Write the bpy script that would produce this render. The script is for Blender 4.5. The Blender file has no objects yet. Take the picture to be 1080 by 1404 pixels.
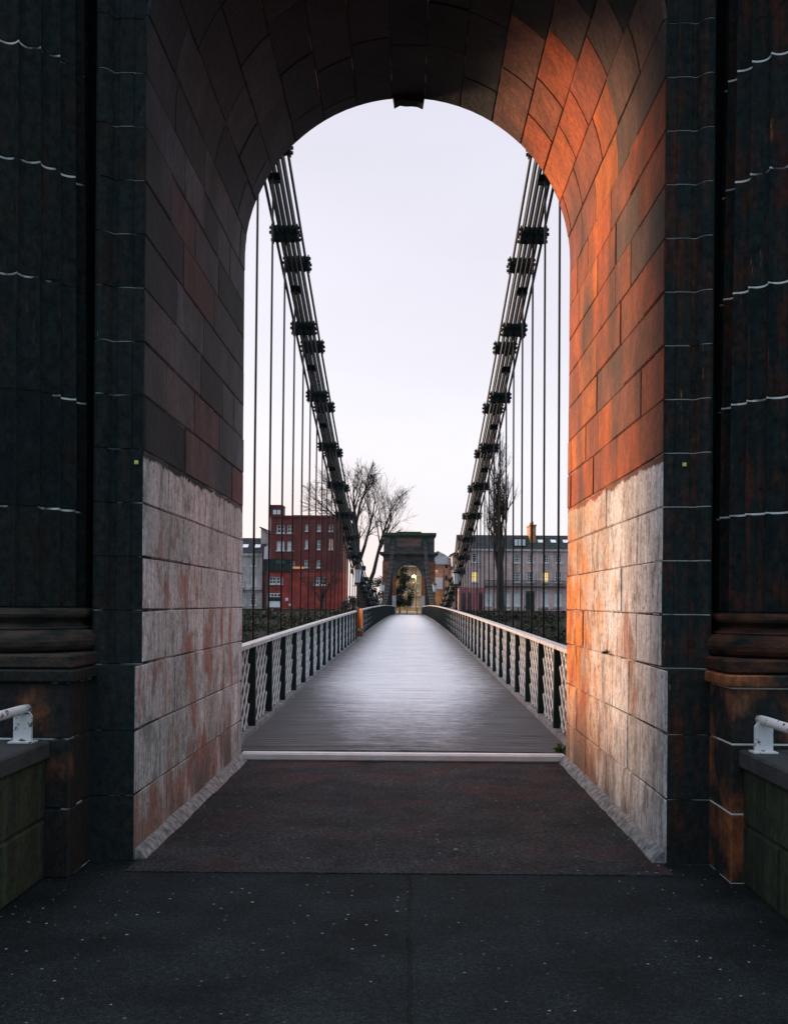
import bpy, bmesh, math, random
from mathutils import Vector, Matrix
R = math.radians
PI = math.pi
scene = bpy.context.scene
COL = scene.collection
random.seed(7)

# ------------------------------------------------------------------ camera
cd = bpy.data.cameras.new('camera')
cam = bpy.data.objects.new('camera', cd)
COL.objects.link(cam)
cd.sensor_fit = 'HORIZONTAL'
cd.sensor_width = 36.0
cd.lens = 46.07
cd.shift_x = -20.5 / 1080
cd.shift_y = 125.0 / 1080
cd.clip_end = 6000
cd.clip_start = 0.05
CX, CZ, F = 0.045, 1.65, 1382.0
cam.matrix_world = Matrix.Translation((CX, 0, CZ)) @ Matrix.Rotation(R(90), 4, 'X') @ Matrix.Rotation(R(0.45), 4, 'Z')
scene.camera = cam

# ------------------------------------------------------------------ light
SUN_AZ, SUN_EL = 46.0, 9.0          # degrees left of straight ahead / above the horizon
w = bpy.data.worlds.new('World')
scene.world = w
w.use_nodes = True
nt = w.node_tree
nt.nodes.clear()
def wn(t, **k):
    n = nt.nodes.new(t)
    for a, v in k.items(): setattr(n, a, v)
    return n
out = wn('ShaderNodeOutputWorld')
sky = wn('ShaderNodeTexSky', sky_type='NISHITA', sun_disc=False)
sky.sun_elevation = R(SUN_EL); sky.sun_rotation = R(-SUN_AZ)
sky.air_density = 1.0; sky.dust_density = 2.0
bg1 = wn('ShaderNodeBackground'); bg1.inputs[1].default_value = 0.012
nt.links.new(sky.outputs[0], bg1.inputs[0])
tc = wn('ShaderNodeTexCoord')
sep = wn('ShaderNodeSeparateXYZ'); nt.links.new(tc.outputs['Generated'], sep.inputs[0])
# bright overcast ahead towards the sunset, dusk behind the camera
def vmath(op, a, b=None):
    n = wn('ShaderNodeMath', operation=op)
    for i, s in enumerate((a, b)):
        if s is None: continue
        if isinstance(s, (int, float)): n.inputs[i].default_value = s
        else: nt.links.new(s, n.inputs[i])
    return n.outputs[0]
front = vmath('ADD', vmath('MULTIPLY', sep.outputs[1], 0.93), vmath('MULTIPLY', sep.outputs[0], -0.2))
front = vmath('ADD', front, vmath('MULTIPLY', sep.outputs[2], 0.25))
mr = wn('ShaderNodeMapRange', interpolation_type='SMOOTHSTEP')
mr.inputs[1].default_value = -0.75; mr.inputs[2].default_value = 0.75
nt.links.new(front, mr.inputs[0])
mixc = wn('ShaderNodeMixRGB'); nt.links.new(mr.outputs[0], mixc.inputs[0])
mixc.inputs[1].default_value = (0.27, 0.37, 0.43, 1)
# vertical gradient ahead
mr2 = wn('ShaderNodeMapRange'); mr2.inputs[1].default_value = 0.0; mr2.inputs[2].default_value = 0.55
nt.links.new(sep.outputs[2], mr2.inputs[0])
grad = wn('ShaderNodeValToRGB')
grad.color_ramp.elements[0].position = 0.0; grad.color_ramp.elements[0].color = (0.75, 0.735, 0.765, 1)
grad.color_ramp.elements[1].position = 1.0; grad.color_ramp.elements[1].color = (0.605, 0.59, 0.69, 1)
e = grad.color_ramp.elements.new(0.28); e.color = (0.74, 0.722, 0.785, 1)
nt.links.new(mr2.outputs[0], grad.inputs[0])
# faint cloud mottling, and the pink towards the low sun
noi = wn('ShaderNodeTexNoise'); noi.inputs['Scale'].default_value = 3.0; noi.inputs['Detail'].default_value = 5
mp = wn('ShaderNodeMapping'); mp.inputs['Scale'].default_value = (1, 1, 3)
nt.links.new(tc.outputs['Generated'], mp.inputs[0]); nt.links.new(mp.outputs[0], noi.inputs[0])
cl = wn('ShaderNodeMapRange'); cl.inputs[1].default_value = 0.3; cl.inputs[2].default_value = 0.7
cl.inputs[3].default_value = 0.955; cl.inputs[4].default_value = 1.03
nt.links.new(noi.outputs[0], cl.inputs[0])
mulc = wn('ShaderNodeMixRGB', blend_type='MULTIPLY'); mulc.inputs[0].default_value = 1
nt.links.new(grad.outputs[0], mulc.inputs[1]); nt.links.new(cl.outputs[0], mulc.inputs[2])
vt = wn('ShaderNodeVectorMath', operation='DOT_PRODUCT')
pk = Vector((-0.085, 1, 0.045)).normalized(); vt.inputs[1].default_value = pk
nt.links.new(tc.outputs['Generated'], vt.inputs[0])
pm = wn('ShaderNodeMapRange', interpolation_type='SMOOTHSTEP'); pm.inputs[1].default_value = 0.993; pm.inputs[2].default_value = 1.0
pm.inputs[4].default_value = 0.55
nt.links.new(vt.outputs['Value'], pm.inputs[0])
pink = wn('ShaderNodeMixRGB'); nt.links.new(pm.outputs[0], pink.inputs[0])
nt.links.new(mulc.outputs[0], pink.inputs[1]); pink.inputs[2].default_value = (0.80, 0.64, 0.62, 1)
nt.links.new(pink.outputs[0], mixc.inputs[2])
# overcast: brighter overhead than at the horizon, and a warm glow around the low sun left of the view
zen = wn('ShaderNodeMapRange', interpolation_type='SMOOTHSTEP'); zen.inputs[1].default_value = 0.52; zen.inputs[2].default_value = 0.9
zen.inputs[3].default_value = 1.0; zen.inputs[4].default_value = 2.9
nt.links.new(sep.outputs[2], zen.inputs[0])
zm = wn('ShaderNodeMixRGB', blend_type='MULTIPLY'); zm.inputs[0].default_value = 1
nt.links.new(mixc.outputs[0], zm.inputs[1]); nt.links.new(zen.outputs[0], zm.inputs[2])
vg = wn('ShaderNodeVectorMath', operation='DOT_PRODUCT')
vg.inputs[1].default_value = (-math.sin(R(SUN_AZ + 12)) * 0.98, math.cos(R(SUN_AZ + 12)) * 0.98, 0.2)
nt.links.new(tc.outputs['Generated'], vg.inputs[0])
gm_ = wn('ShaderNodeMapRange', interpolation_type='SMOOTHSTEP'); gm_.inputs[1].default_value = 0.86; gm_.inputs[2].default_value = 1.0
nt.links.new(vg.outputs['Value'], gm_.inputs[0])
ga = wn('ShaderNodeMixRGB', blend_type='ADD'); nt.links.new(gm_.outputs[0], ga.inputs[0])
nt.links.new(zm.outputs[0], ga.inputs[1]); ga.inputs[2].default_value = (1.5, 1.15, 0.95, 1)
bg2 = wn('ShaderNodeBackground'); bg2.inputs[1].default_value = 1.0
nt.links.new(ga.outputs[0], bg2.inputs[0])
add = wn('ShaderNodeAddShader')
nt.links.new(bg1.outputs[0], add.inputs[0]); nt.links.new(bg2.outputs[0], add.inputs[1])
nt.links.new(add.outputs[0], out.inputs[0])

sl = bpy.data.lights.new('sun', 'SUN')
sl.energy = 4.8; sl.angle = R(13); sl.color = (1.0, 0.60, 0.36)
sun = bpy.data.objects.new('sun', sl); COL.objects.link(sun)
sd = Vector((-math.sin(R(SUN_AZ)) * math.cos(R(SUN_EL)), math.cos(R(SUN_AZ)) * math.cos(R(SUN_EL)), math.sin(R(SUN_EL))))
sun.rotation_euler = sd.to_track_quat('Z', 'Y').to_euler()
sun.location = (-60, 80, 30)

vs = scene.view_settings
vs.view_transform = 'Standard'; vs.look = 'None'; vs.gamma = 1; vs.exposure = 0.30
vs.use_curve_mapping = False

# ------------------------------------------------------------------ helpers
def at(px, py, y):
    """photo pixel + distance -> world point (undoes the small camera roll)"""
    dx, dy = px - 560.5, 827 - py
    c, s = math.cos(R(0.45)), math.sin(R(0.45))
    return Vector((CX + (dx * c - dy * s) / F * y, y, CZ + (dx * s + dy * c) / F * y))

def thing(name, label, cat, loc=(0, 0, 0), group=None):
    o = bpy.data.objects.new(name, None)
    COL.objects.link(o); o.location = loc
    o.empty_display_size = 0.3
    o['label'] = label; o['category'] = cat
    if group: o['group'] = group
    return o

def tag(o, label, cat, group=None):
    o['label'] = label; o['category'] = cat
    if group: o['group'] = group
    return o

def obj(name, bm, mat, parent=None, smooth=False, loc=None, local=False):
    """link a bmesh as one object. Geometry is given in world space unless local."""
    me = bpy.data.meshes.new(name)
    bm.normal_update()
    bm.to_mesh(me); bm.free()
    if not isinstance(mat, (list, tuple)): mat = [mat]
    for m in mat: me.materials.append(m)
    if smooth:
        for p in me.polygons: p.use_smooth = True
    o = bpy.data.objects.new(name, me)
    COL.objects.link(o)
    if parent:
        o.parent = parent
        if not local:
            o.location = -root_loc(parent)
    if loc is not None: o.location = loc
    return o

def root_loc(o):
    v = Vector(o.location)
    p = o.parent
    while p:
        v += Vector(p.location); p = p.parent
    return v

def copy_of(o, parent, loc):
    c = o.copy(); COL.objects.link(c)
    c.parent = parent; c.location = loc
    for ch in list(o.children):
        d = ch.copy(); COL.objects.link(d); d.parent = c
    return c

def struct(name, bm, mat, kind='structure'):
    o = obj(name, bm, mat); o['kind'] = kind
    return o

def box(bm, x0, x1, y0, y1, z0, z1, mi=0, bev=0.0):
    if x0 > x1: x0, x1 = x1, x0
    vs_ = [bm.verts.new(p) for p in ((x0, y0, z0), (x1, y0, z0), (x1, y1, z0), (x0, y1, z0),
                                     (x0, y0, z1), (x1, y0, z1), (x1, y1, z1), (x0, y1, z1))]
    fs = []
    for q in ((0, 3, 2, 1), (4, 5, 6, 7), (0, 1, 5, 4), (1, 2, 6, 5), (2, 3, 7, 6), (3, 0, 4, 7)):
        f = bm.faces.new([vs_[i] for i in q]); f.material_index = mi; fs.append(f)
    if bev:
        ed = set(e for f in fs for e in f.edges)
        bmesh.ops.bevel(bm, geom=list(ed), offset=bev, segments=1, affect='EDGES')
    return fs

def bar(bm, a, b, tx, tz, up=Vector((0, 0, 1)), mi=0):
    """rectangular bar from a to b, tx across, tz in the 'up' direction"""
    a, b = Vector(a), Vector(b)
    d = (b - a).normalized()
    s = d.cross(up)
    if s.length < 1e-4: s = d.cross(Vector((1, 0, 0)))
    s.normalize(); u = s.cross(d).normalized()
    r1 = [bm.verts.new(a + s * (tx / 2 * i) + u * (tz / 2 * j)) for i, j in ((-1, -1), (1, -1), (1, 1), (-1, 1))]
    r2 = [bm.verts.new(b + s * (tx / 2 * i) + u * (tz / 2 * j)) for i, j in ((-1, -1), (1, -1), (1, 1), (-1, 1))]
    for i in range(4):
        f = bm.faces.new((r1[i], r1[(i + 1) % 4], r2[(i + 1) % 4], r2[i])); f.material_index = mi
    for r in (list(reversed(r1)), r2):
        f = bm.faces.new(r); f.material_index = mi

def tube(bm, pts, rads, n=8, cap=True):
    rings = []
    prev = None
    for i, p in enumerate(pts):
        p = Vector(p)
        d = (Vector(pts[min(i + 1, len(pts) - 1)]) - Vector(pts[max(i - 1, 0)])).normalized()
        if prev is None:
            s = d.cross(Vector((0, 0, 1)))
            if s.length < 1e-3: s = Vector((1, 0, 0))
        else:
            s = prev - d * prev.dot(d)
        s.normalize(); prev = s
        u = d.cross(s)
        r = rads[i] if isinstance(rads, (list, tuple)) else rads
        rings.append([bm.verts.new(p + (s * math.cos(2 * PI * k / n) + u * math.sin(2 * PI * k / n)) * r) for k in range(n)])
    for a, b in zip(rings, rings[1:]):
        for k in range(n):
            bm.faces.new((a[k], a[(k + 1) % n], b[(k + 1) % n], b[k]))
    if cap:
        bm.faces.new(list(reversed(rings[0]))); bm.faces.new(rings[-1])

def lathe(bm, prof, cx=0, cy=0, n=24, z0=0):
    rings = []
    for r, z in prof:
        rings.append([bm.verts.new((cx + r * math.cos(2 * PI * k / n), cy + r * math.sin(2 * PI * k / n), z0 + z)) for k in range(n)])
    for a, b in zip(rings, rings[1:]):
        for k in range(n):
            bm.faces.new((a[k], a[(k + 1) % n], b[(k + 1) % n], b[k]))
    bm.faces.new(list(reversed(rings[0]))); bm.faces.new(rings[-1])

def prism(bm, poly, z0, z1, mi=0):
    """vertical prism of an (x, y) polygon, wound counter-clockwise"""
    ar = sum(poly[i][0] * poly[(i + 1) % len(poly)][1] - poly[(i + 1) % len(poly)][0] * poly[i][1] for i in range(len(poly)))
    if ar < 0: poly = list(reversed(poly))
    a = [bm.verts.new((x, y, z0)) for x, y in poly]
    b = [bm.verts.new((x, y, z1)) for x, y in poly]
    n = len(poly)
    fs = []
    for i in range(n):
        fs.append(bm.faces.new((a[i], a[(i + 1) % n], b[(i + 1) % n], b[i])))
    fs.append(bm.faces.new(list(reversed(a)))); fs.append(bm.faces.new(b))
    for f in fs: f.material_index = mi
    return fs

# ------------------------------------------------------------------ node materials
class M:
    def __init__(s, name, rough=0.8, spec=0.3, metal=0.0):
        s.m = bpy.data.materials.new(name); s.m.use_nodes = True
        s.t = s.m.node_tree; s.t.nodes.clear()
        s.o = s.n('ShaderNodeOutputMaterial'); s.b = s.n('ShaderNodeBsdfPrincipled')
        s.l(s.b.outputs[0], s.o.inputs[0])
        s.b.inputs['Roughness'].default_value = rough
        s.b.inputs['Specular IOR Level'].default_value = spec
        s.b.inputs['Metallic'].default_value = metal
        g = s.n('ShaderNodeNewGeometry'); s.pos = g.outputs['Position']
        s.xyz = s.n('ShaderNodeSeparateXYZ'); s.l(s.pos, s.xyz.inputs[0])
        s.x, s.y, s.z = s.xyz.outputs
    def n(s, t, **k):
        n = s.t.nodes.new(t)
        for a, v in k.items(): setattr(n, a, v)
        return n
    def l(s, a, b): s.t.links.new(a, b)
    def put(s, v, sock):
        if hasattr(v, 'links') or isinstance(v, bpy.types.NodeSocket): s.l(v, sock)
        elif isinstance(v, (tuple, list)): sock.default_value = tuple(v) + ((1,) if len(v) == 3 and len(sock.default_value) == 4 else ())
        else: sock.default_value = v
    def map(s, scale, vec=None):
        n = s.n('ShaderNodeMapping'); n.inputs['Scale'].default_value = scale
        s.l(vec or s.pos, n.inputs[0]); return n.outputs[0]
    def noise(s, scale, detail=4, stretch=None, rough=0.55, vec=None, dist=0.0):
        n = s.n('ShaderNodeTexNoise'); n.inputs['Scale'].default_value = scale
        n.inputs['Detail'].default_value = detail; n.inputs['Roughness'].default_value = rough
        n.inputs['Distortion'].default_value = dist
        v = vec or s.pos
        if stretch: v = s.map(stretch, v)
        s.l(v, n.inputs['Vector']); return n.outputs[0]
    def ramp(s, f, *stops, const=False):
        n = s.n('ShaderNodeValToRGB'); cr = n.color_ramp
        if const: cr.interpolation = 'CONSTANT'
        while len(cr.elements) < len(stops): cr.elements.new(0.5)
        for e_, (p, c) in zip(cr.elements, stops):
            e_.position = p
            e_.color = (c, c, c, 1) if isinstance(c, (int, float)) else tuple(c) + (1,)
        s.l(f, n.inputs[0]); return n.outputs[0]
    def rng(s, f, a, b, c=0.0, d=1.0, smooth=False):
        n = s.n('ShaderNodeMapRange')
        if smooth: n.interpolation_type = 'SMOOTHSTEP'
        for i, v in enumerate((a, b, c, d)): n.inputs[i + 1].default_value = v
        s.l(f, n.inputs[0]); return n.outputs[0]
    def math(s, op, a, b=0.0):
        n = s.n('ShaderNodeMath', operation=op); s.put(a, n.inputs[0]); s.put(b, n.inputs[1]); return n.outputs[0]
    def mix(s, f, a, b, mode='MIX'):
        n = s.n('ShaderNodeMixRGB', blend_type=mode)
        s.put(f, n.inputs[0]); s.put(a, n.inputs[1]); s.put(b, n.inputs[2]); return n.outputs[0]
    def attr(s, name):
        n = s.n('ShaderNodeAttribute'); n.attribute_name = name; return n.outputs['Fac']
    def color(s, c): s.put(c, s.b.inputs['Base Color']); return s
    def rough(s, r): s.put(r, s.b.inputs['Roughness']); return s
    def bump(s, h, strength=0.5, dist=0.01):
        n = s.n('ShaderNodeBump'); n.inputs['Strength'].default_value = strength; n.inputs['Distance'].default_value = dist
        s.l(h, n.inputs['Height']); s.l(n.outputs[0], s.b.inputs['Normal']); return s

def mottled(name, c1, c2, scale=3, rough=0.8, stretch=None, spec=0.3, bump=0.0, bscale=40, metal=0.0):
    m = M(name, rough, spec, metal)
    f = m.noise(scale, 6, stretch)
    m.color(m.ramp(f, (0.35, c1), (0.65, c2)))
    if bump: m.bump(m.noise(bscale, 5), bump, 0.01)
    return m.m

def passage_material(name, stops, rust, paint_cols, dirt, stain=False):
    # colours are (position, rgb); the whitewash flakes off in hard-edged spots
    """big ashlar blocks: bare red sandstone above, worn whitewash below 2.6 m"""
    m = M(name, 0.85, 0.25)
    rnd = m.attr('rnd')
    stone = m.ramp(rnd, *stops)
    tool = m.noise(1.0, 5, (38, 38, 5), 0.7)
    stone = m.mix(0.5, stone, m.ramp(tool, (0.25, 0.45), (0.75, 1.35)), 'MULTIPLY')
    stone = m.mix(0.75, stone, m.ramp(m.noise(3.5, 7, (1, 1, 0.7), 0.65), (0.3, 0.5), (0.7, 1.45)), 'MULTIPLY')
    stone = m.mix(0.7, stone, m.ramp(m.noise(26, 7, (1, 1, 0.6), 0.75), (0.33, 0.45), (0.62, 1.25)), 'MULTIPLY')
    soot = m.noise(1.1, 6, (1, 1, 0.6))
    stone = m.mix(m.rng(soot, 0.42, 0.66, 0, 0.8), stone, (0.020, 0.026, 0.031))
    # whitewash
    pn = m.noise(2.2, 6, (1, 1, 0.4))
    paint = m.ramp(pn, (0.3, paint_cols[0]), (0.55, paint_cols[1]), (0.75, paint_cols[2]))
    streak = m.noise(1.0, 6, (30, 22, 1.7), 0.75)
    paint = m.mix(0.85, paint, m.ramp(streak, (0.3, 0.38), (0.5, 0.9), (0.68, 1.2)), 'MULTIPLY')
    fine = m.noise(70, 5, (1, 1, 0.55), 0.75)
    paint = m.mix(0.8, paint, m.ramp(fine, (0.32, 0.5), (0.55, 1.28)), 'MULTIPLY')
    paint = m.mix(m.rng(rnd, 0, 1, 0.0, 0.6), paint, m.mix(0.75, paint, (0.5, 0.56, 0.52), 'MULTIPLY'))
    blot = m.noise(5.5, 7, (1, 1, 0.6), 0.7)
    paint = m.mix(m.rng(blot, 0.52, 0.62, 0, 0.72), paint, (0.15, 0.16, 0.155))
    # rust-red stone showing where the wash has worn off, more of it low down
    rn = m.noise(2.3, 8, (1.0, 1.0, 0.5), 0.66, dist=0.5)
    low = m.math('ADD', m.rng(m.z, 0.0, 2.5, 0.11, -0.08), m.rng(m.math('FRACT', m.math('MULTIPLY', rnd, 7.3)), 0, 1, -0.07, 0.075))
    rm = m.rng(m.math('ADD', rn, low), rust, rust + 0.09, 0, 0.92)
    rm = m.math('MULTIPLY', rm, m.rng(streak, 0.36, 0.55, 0.25, 1))
    redst = m.mix(m.noise(5, 4), (0.20, 0.065, 0.04), (0.42, 0.17, 0.10))
    paint = m.mix(rm, paint, redst)
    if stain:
        # orange iron staining by the river end, with warm sunlight painted in
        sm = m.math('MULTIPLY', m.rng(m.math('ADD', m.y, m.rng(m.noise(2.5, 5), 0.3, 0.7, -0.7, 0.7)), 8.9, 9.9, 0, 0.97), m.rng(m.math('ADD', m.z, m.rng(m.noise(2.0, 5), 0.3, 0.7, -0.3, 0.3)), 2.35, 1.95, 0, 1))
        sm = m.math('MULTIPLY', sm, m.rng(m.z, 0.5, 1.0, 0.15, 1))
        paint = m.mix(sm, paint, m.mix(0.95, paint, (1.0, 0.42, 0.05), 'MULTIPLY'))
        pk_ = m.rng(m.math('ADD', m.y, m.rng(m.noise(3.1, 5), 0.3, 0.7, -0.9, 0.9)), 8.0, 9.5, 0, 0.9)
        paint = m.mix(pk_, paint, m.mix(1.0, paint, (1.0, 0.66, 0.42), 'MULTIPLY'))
    # grey-green grime towards the ground
    gm = m.math('MULTIPLY', m.rng(m.z, 0.75, 0.0, 0, 1), m.rng(m.noise(2.3, 6, (1, 1, 0.7)), 0.38, 0.62))
    paint = m.mix(gm, paint, dirt)
    fl = m.noise(13, 9, (1, 1, 0.75), 0.74)
    flk = m.rng(fl, 0.585, 0.60, 0, 0.8)
    paint = m.mix(m.math('MULTIPLY', flk, m.rng(m.noise(1.4, 4), 0.40, 0.6)), paint, m.mix(0.5, redst, (0.11, 0.115, 0.115)))
    paint = m.mix(0.75, paint, m.ramp(m.noise(32, 6, (1, 1, 0.6), 0.75), (0.34, 0.55), (0.6, 1.3)), 'MULTIPLY')
    edge = m.math('ADD', m.z, m.math('ADD', m.rng(m.noise(3, 5), 0.3, 0.7, -0.03, 0.03), m.rng(m.noise(22, 3), 0.3, 0.7, -0.012, 0.012)))
    pm_ = m.rng(edge, 2.585, 2.60, 1, 0)
    m.color(m.mix(pm_, stone, paint))
    h = m.math('ADD', m.math('MULTIPLY', tool, 0.35), m.math('MULTIPLY', m.noise(14, 8, None, 0.65), 1.2))
    h = m.math('SUBTRACT', h, m.math('MULTIPLY', m.math('MULTIPLY', flk, pm_), 0.4))
    m.bump(h, 0.9, 0.018)
    return m.m

MAT = {}
MAT['wall_left'] = passage_material('shaded_sooty_sandstone',  # sooty stone, this side's shade also put into its darker, bluer colour
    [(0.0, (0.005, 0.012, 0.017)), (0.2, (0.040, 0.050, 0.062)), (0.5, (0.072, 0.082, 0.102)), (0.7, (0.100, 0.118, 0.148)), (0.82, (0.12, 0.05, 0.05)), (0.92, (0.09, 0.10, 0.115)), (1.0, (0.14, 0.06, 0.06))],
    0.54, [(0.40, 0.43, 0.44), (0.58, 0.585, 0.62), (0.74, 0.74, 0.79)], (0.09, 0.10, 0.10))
MAT['wall_right'] = passage_material('sunlit_red_sandstone',  # red stone, warm sunlight put into its stronger orange
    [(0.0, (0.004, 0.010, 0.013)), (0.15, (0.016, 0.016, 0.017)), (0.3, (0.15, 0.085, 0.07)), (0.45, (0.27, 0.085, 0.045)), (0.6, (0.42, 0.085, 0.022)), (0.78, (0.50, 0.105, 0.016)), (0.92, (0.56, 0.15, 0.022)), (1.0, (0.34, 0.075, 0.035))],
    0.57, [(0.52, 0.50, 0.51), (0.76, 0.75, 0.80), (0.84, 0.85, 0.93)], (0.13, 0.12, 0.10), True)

def front_material(name, rusty):
    m = M(name, 0.9, 0.08)
    rnd = m.attr('rnd')
    base = m.ramp(rnd, (0, (0.012, 0.0185, 0.0205)), (0.5, (0.019, 0.027, 0.029)), (1, (0.019, 0.021, 0.021)))
    st = m.math('ADD', m.math('MULTIPLY', m.noise(1.0, 6, (15, 15, 1.2), 0.7), 0.55), m.math('MULTIPLY', m.noise(4.0, 8, (1, 1, 0.7), 0.7), 0.45))
    base = m.mix(m.rng(st, 0.49, 0.60, 0, rusty), base, (0.075, 0.027, 0.018))
    rp = m.math('MULTIPLY', m.rng(m.noise(1.0, 6, (22, 22, 3.0), 0.75), 0.62, 0.66), m.rng(m.noise(1.6, 3), 0.48, 0.60, 0, rusty))
    base = m.mix(rp, base, (0.34, 0.11, 0.035))
    base = m.mix(0.8, base, m.ramp(m.noise(20, 8, (1, 1, 0.85), 0.75), (0.34, 0.4), (0.66, 1.7)), 'MULTIPLY')
    drip = m.math('MULTIPLY', m.rng(m.noise(1.0, 5, (60, 60, 2.2), 0.8), 0.69, 0.73), m.rng(m.noise(2.2, 3), 0.5, 0.62))
    base = m.mix(drip, base, (0.45, 0.44, 0.42))
    m.color(base)
    m.bump(m.noise(22, 6, (1, 1, 0.6)), 0.6, 0.012)
    return m.m
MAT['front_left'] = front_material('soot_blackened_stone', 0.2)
MAT['front_right'] = front_material('soot_and_rust_stone', 0.9)

def mortar_material(name, lo):
    m = M(name, 0.9, 0.2)
    f = m.noise(3.1, 5)
    m.color(m.ramp(f, (lo, (0.015, 0.018, 0.02)), (lo + 0.1, (0.8, 0.8, 0.8))))
    return m.m
MAT['mortar'] = mortar_material('white_mortar', 0.36)
MAT['mortar_dark'] = mortar_material('sooty_mortar', 0.5)
def joint_material():
    m = M('patchy_joint_mortar', 0.9, 0.2)
    m.color(m.ramp(m.noise(2.6, 5), (0.5, (0.03, 0.028, 0.03)), (0.64, (0.42, 0.36, 0.34))))  # dark mortar with pale patches at random
    return m.m
MAT['joint'] = joint_material()

def pedestal_material(name, k0, k1):
    m = M(name, 0.9, 0.1)
    rnd = m.attr('rnd')
    base = m.ramp(rnd, (0, (0.22, 0.075, 0.035)), (0.5, (0.32, 0.11, 0.048)), (1, (0.17, 0.085, 0.06)))
    base = m.mix(0.8, base, m.ramp(m.noise(1.0, 6, (30, 30, 4), 0.7), (0.28, 0.35), (0.72, 1.4)), 'MULTIPLY')
    base = m.mix(m.rng(m.noise(2.0, 5), k0, k1, 0, 0.96), base, (0.015, 0.021, 0.023))
    base = m.mix(0.7, base, m.ramp(m.noise(22, 8, (1, 1, 0.8), 0.75), (0.34, 0.4), (0.66, 1.6)), 'MULTIPLY')
    m.color(base); m.bump(m.noise(25, 6), 0.6, 0.012)
    return m.m
MAT['pedestal'] = pedestal_material('sunlit_rusty_pedestal_stone', 0.38, 0.54)  # rusty stone, the sun's orange glow added to its base colour
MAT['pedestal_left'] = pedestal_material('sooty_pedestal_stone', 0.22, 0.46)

def asphalt_material(name, a, b, red, seam):
    k_hi = 1.15 if red else 1.35
    m = M(name, 0.85, 0.12)
    agg = m.math('ADD', m.math('MULTIPLY', m.noise(95, 3, None, 0.8), 0.6), m.math('MULTIPLY', m.noise(34, 5, None, 0.8), 0.4))
    base = m.ramp(agg, (0.42, [p * 0.5 for p in a]), (0.51, [(p + q) * 0.4 for p, q in zip(a, b)]), (0.60, [q * k_hi for q in b]))
    base = m.mix(0.8, base, m.ramp(m.noise(1.7, 9, None, 0.72), (0.34, 0.35), (0.66, 1.75)), 'MULTIPLY')
    if red:
        # worn-through reddish screed in the middle of the passage
        pm_ = m.rng(m.noise(1.3, 9, None, 0.72), 0.49, 0.62, 0, 0.75)
        pm_ = m.math('MULTIPLY', pm_, m.rng(m.math('ADD', m.y, m.x), 7.0, 9.0, 0.35, 1))
        base = m.mix(pm_, base, m.mix(m.rng(agg, 0.4, 0.6), (0.018, 0.010, 0.010), (0.15, 0.052, 0.046)))
    for sc, th, lo in ((2.3, 0.038, 0.5), (7.5, 0.075, 0.72), (19, 0.15, 0.66)):
        v = m.n('ShaderNodeTexVoronoi'); v.inputs['Scale'].default_value = sc
        m.l(m.map((1, 1, 0.0)), v.inputs['Vector'])
        c = m.n('ShaderNodeSeparateColor'); m.l(v.outputs['Color'], c.inputs[0])
        k = m.math('MULTIPLY', m.rng(m.math('ADD', v.outputs['Distance'], m.rng(m.noise(60, 2), 0, 1, -0.02, 0.02)), th * 0.75, th, 1, 0), m.rng(c.outputs[0], lo, lo + 0.3))
        k = m.math('MULTIPLY', k, m.rng(m.noise(0.7, 3), 0.42, 0.55, 0.15, 1))
        base = m.mix(m.math('MULTIPLY', k, 0.8), base, (0.46, 0.46, 0.47))
    h = agg
    if seam:
        d = m.math('ABSOLUTE', m.math('ADD', m.x, m.rng(m.noise(7, 6), 0, 1, -0.09, -0.03)))
        s_ = m.math('MULTIPLY', m.rng(d, 0.004, 0.012, 1, 0), m.rng(m.y, 6.1, 6.12, 1, 0))
        s_ = m.math('MULTIPLY', s_, m.rng(m.noise(1.6, 4), 0.35, 0.6, 0.1, 0.8))
        base = m.mix(m.math('MULTIPLY', s_, 0.8), base, (0.006, 0.007, 0.008))
        h = m.math('SUBTRACT', h, m.math('MULTIPLY', s_, 2))
    m.color(base); m.bump(h, 1.0, 0.010)
    return m.m
MAT['asphalt'] = asphalt_material('dark_asphalt', (0.003, 0.0068, 0.0085), (0.019, 0.027, 0.030), False, True)
MAT['screed'] = asphalt_material('reddish_worn_asphalt', (0.006, 0.009, 0.011), (0.062, 0.062, 0.067), True, False)

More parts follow.
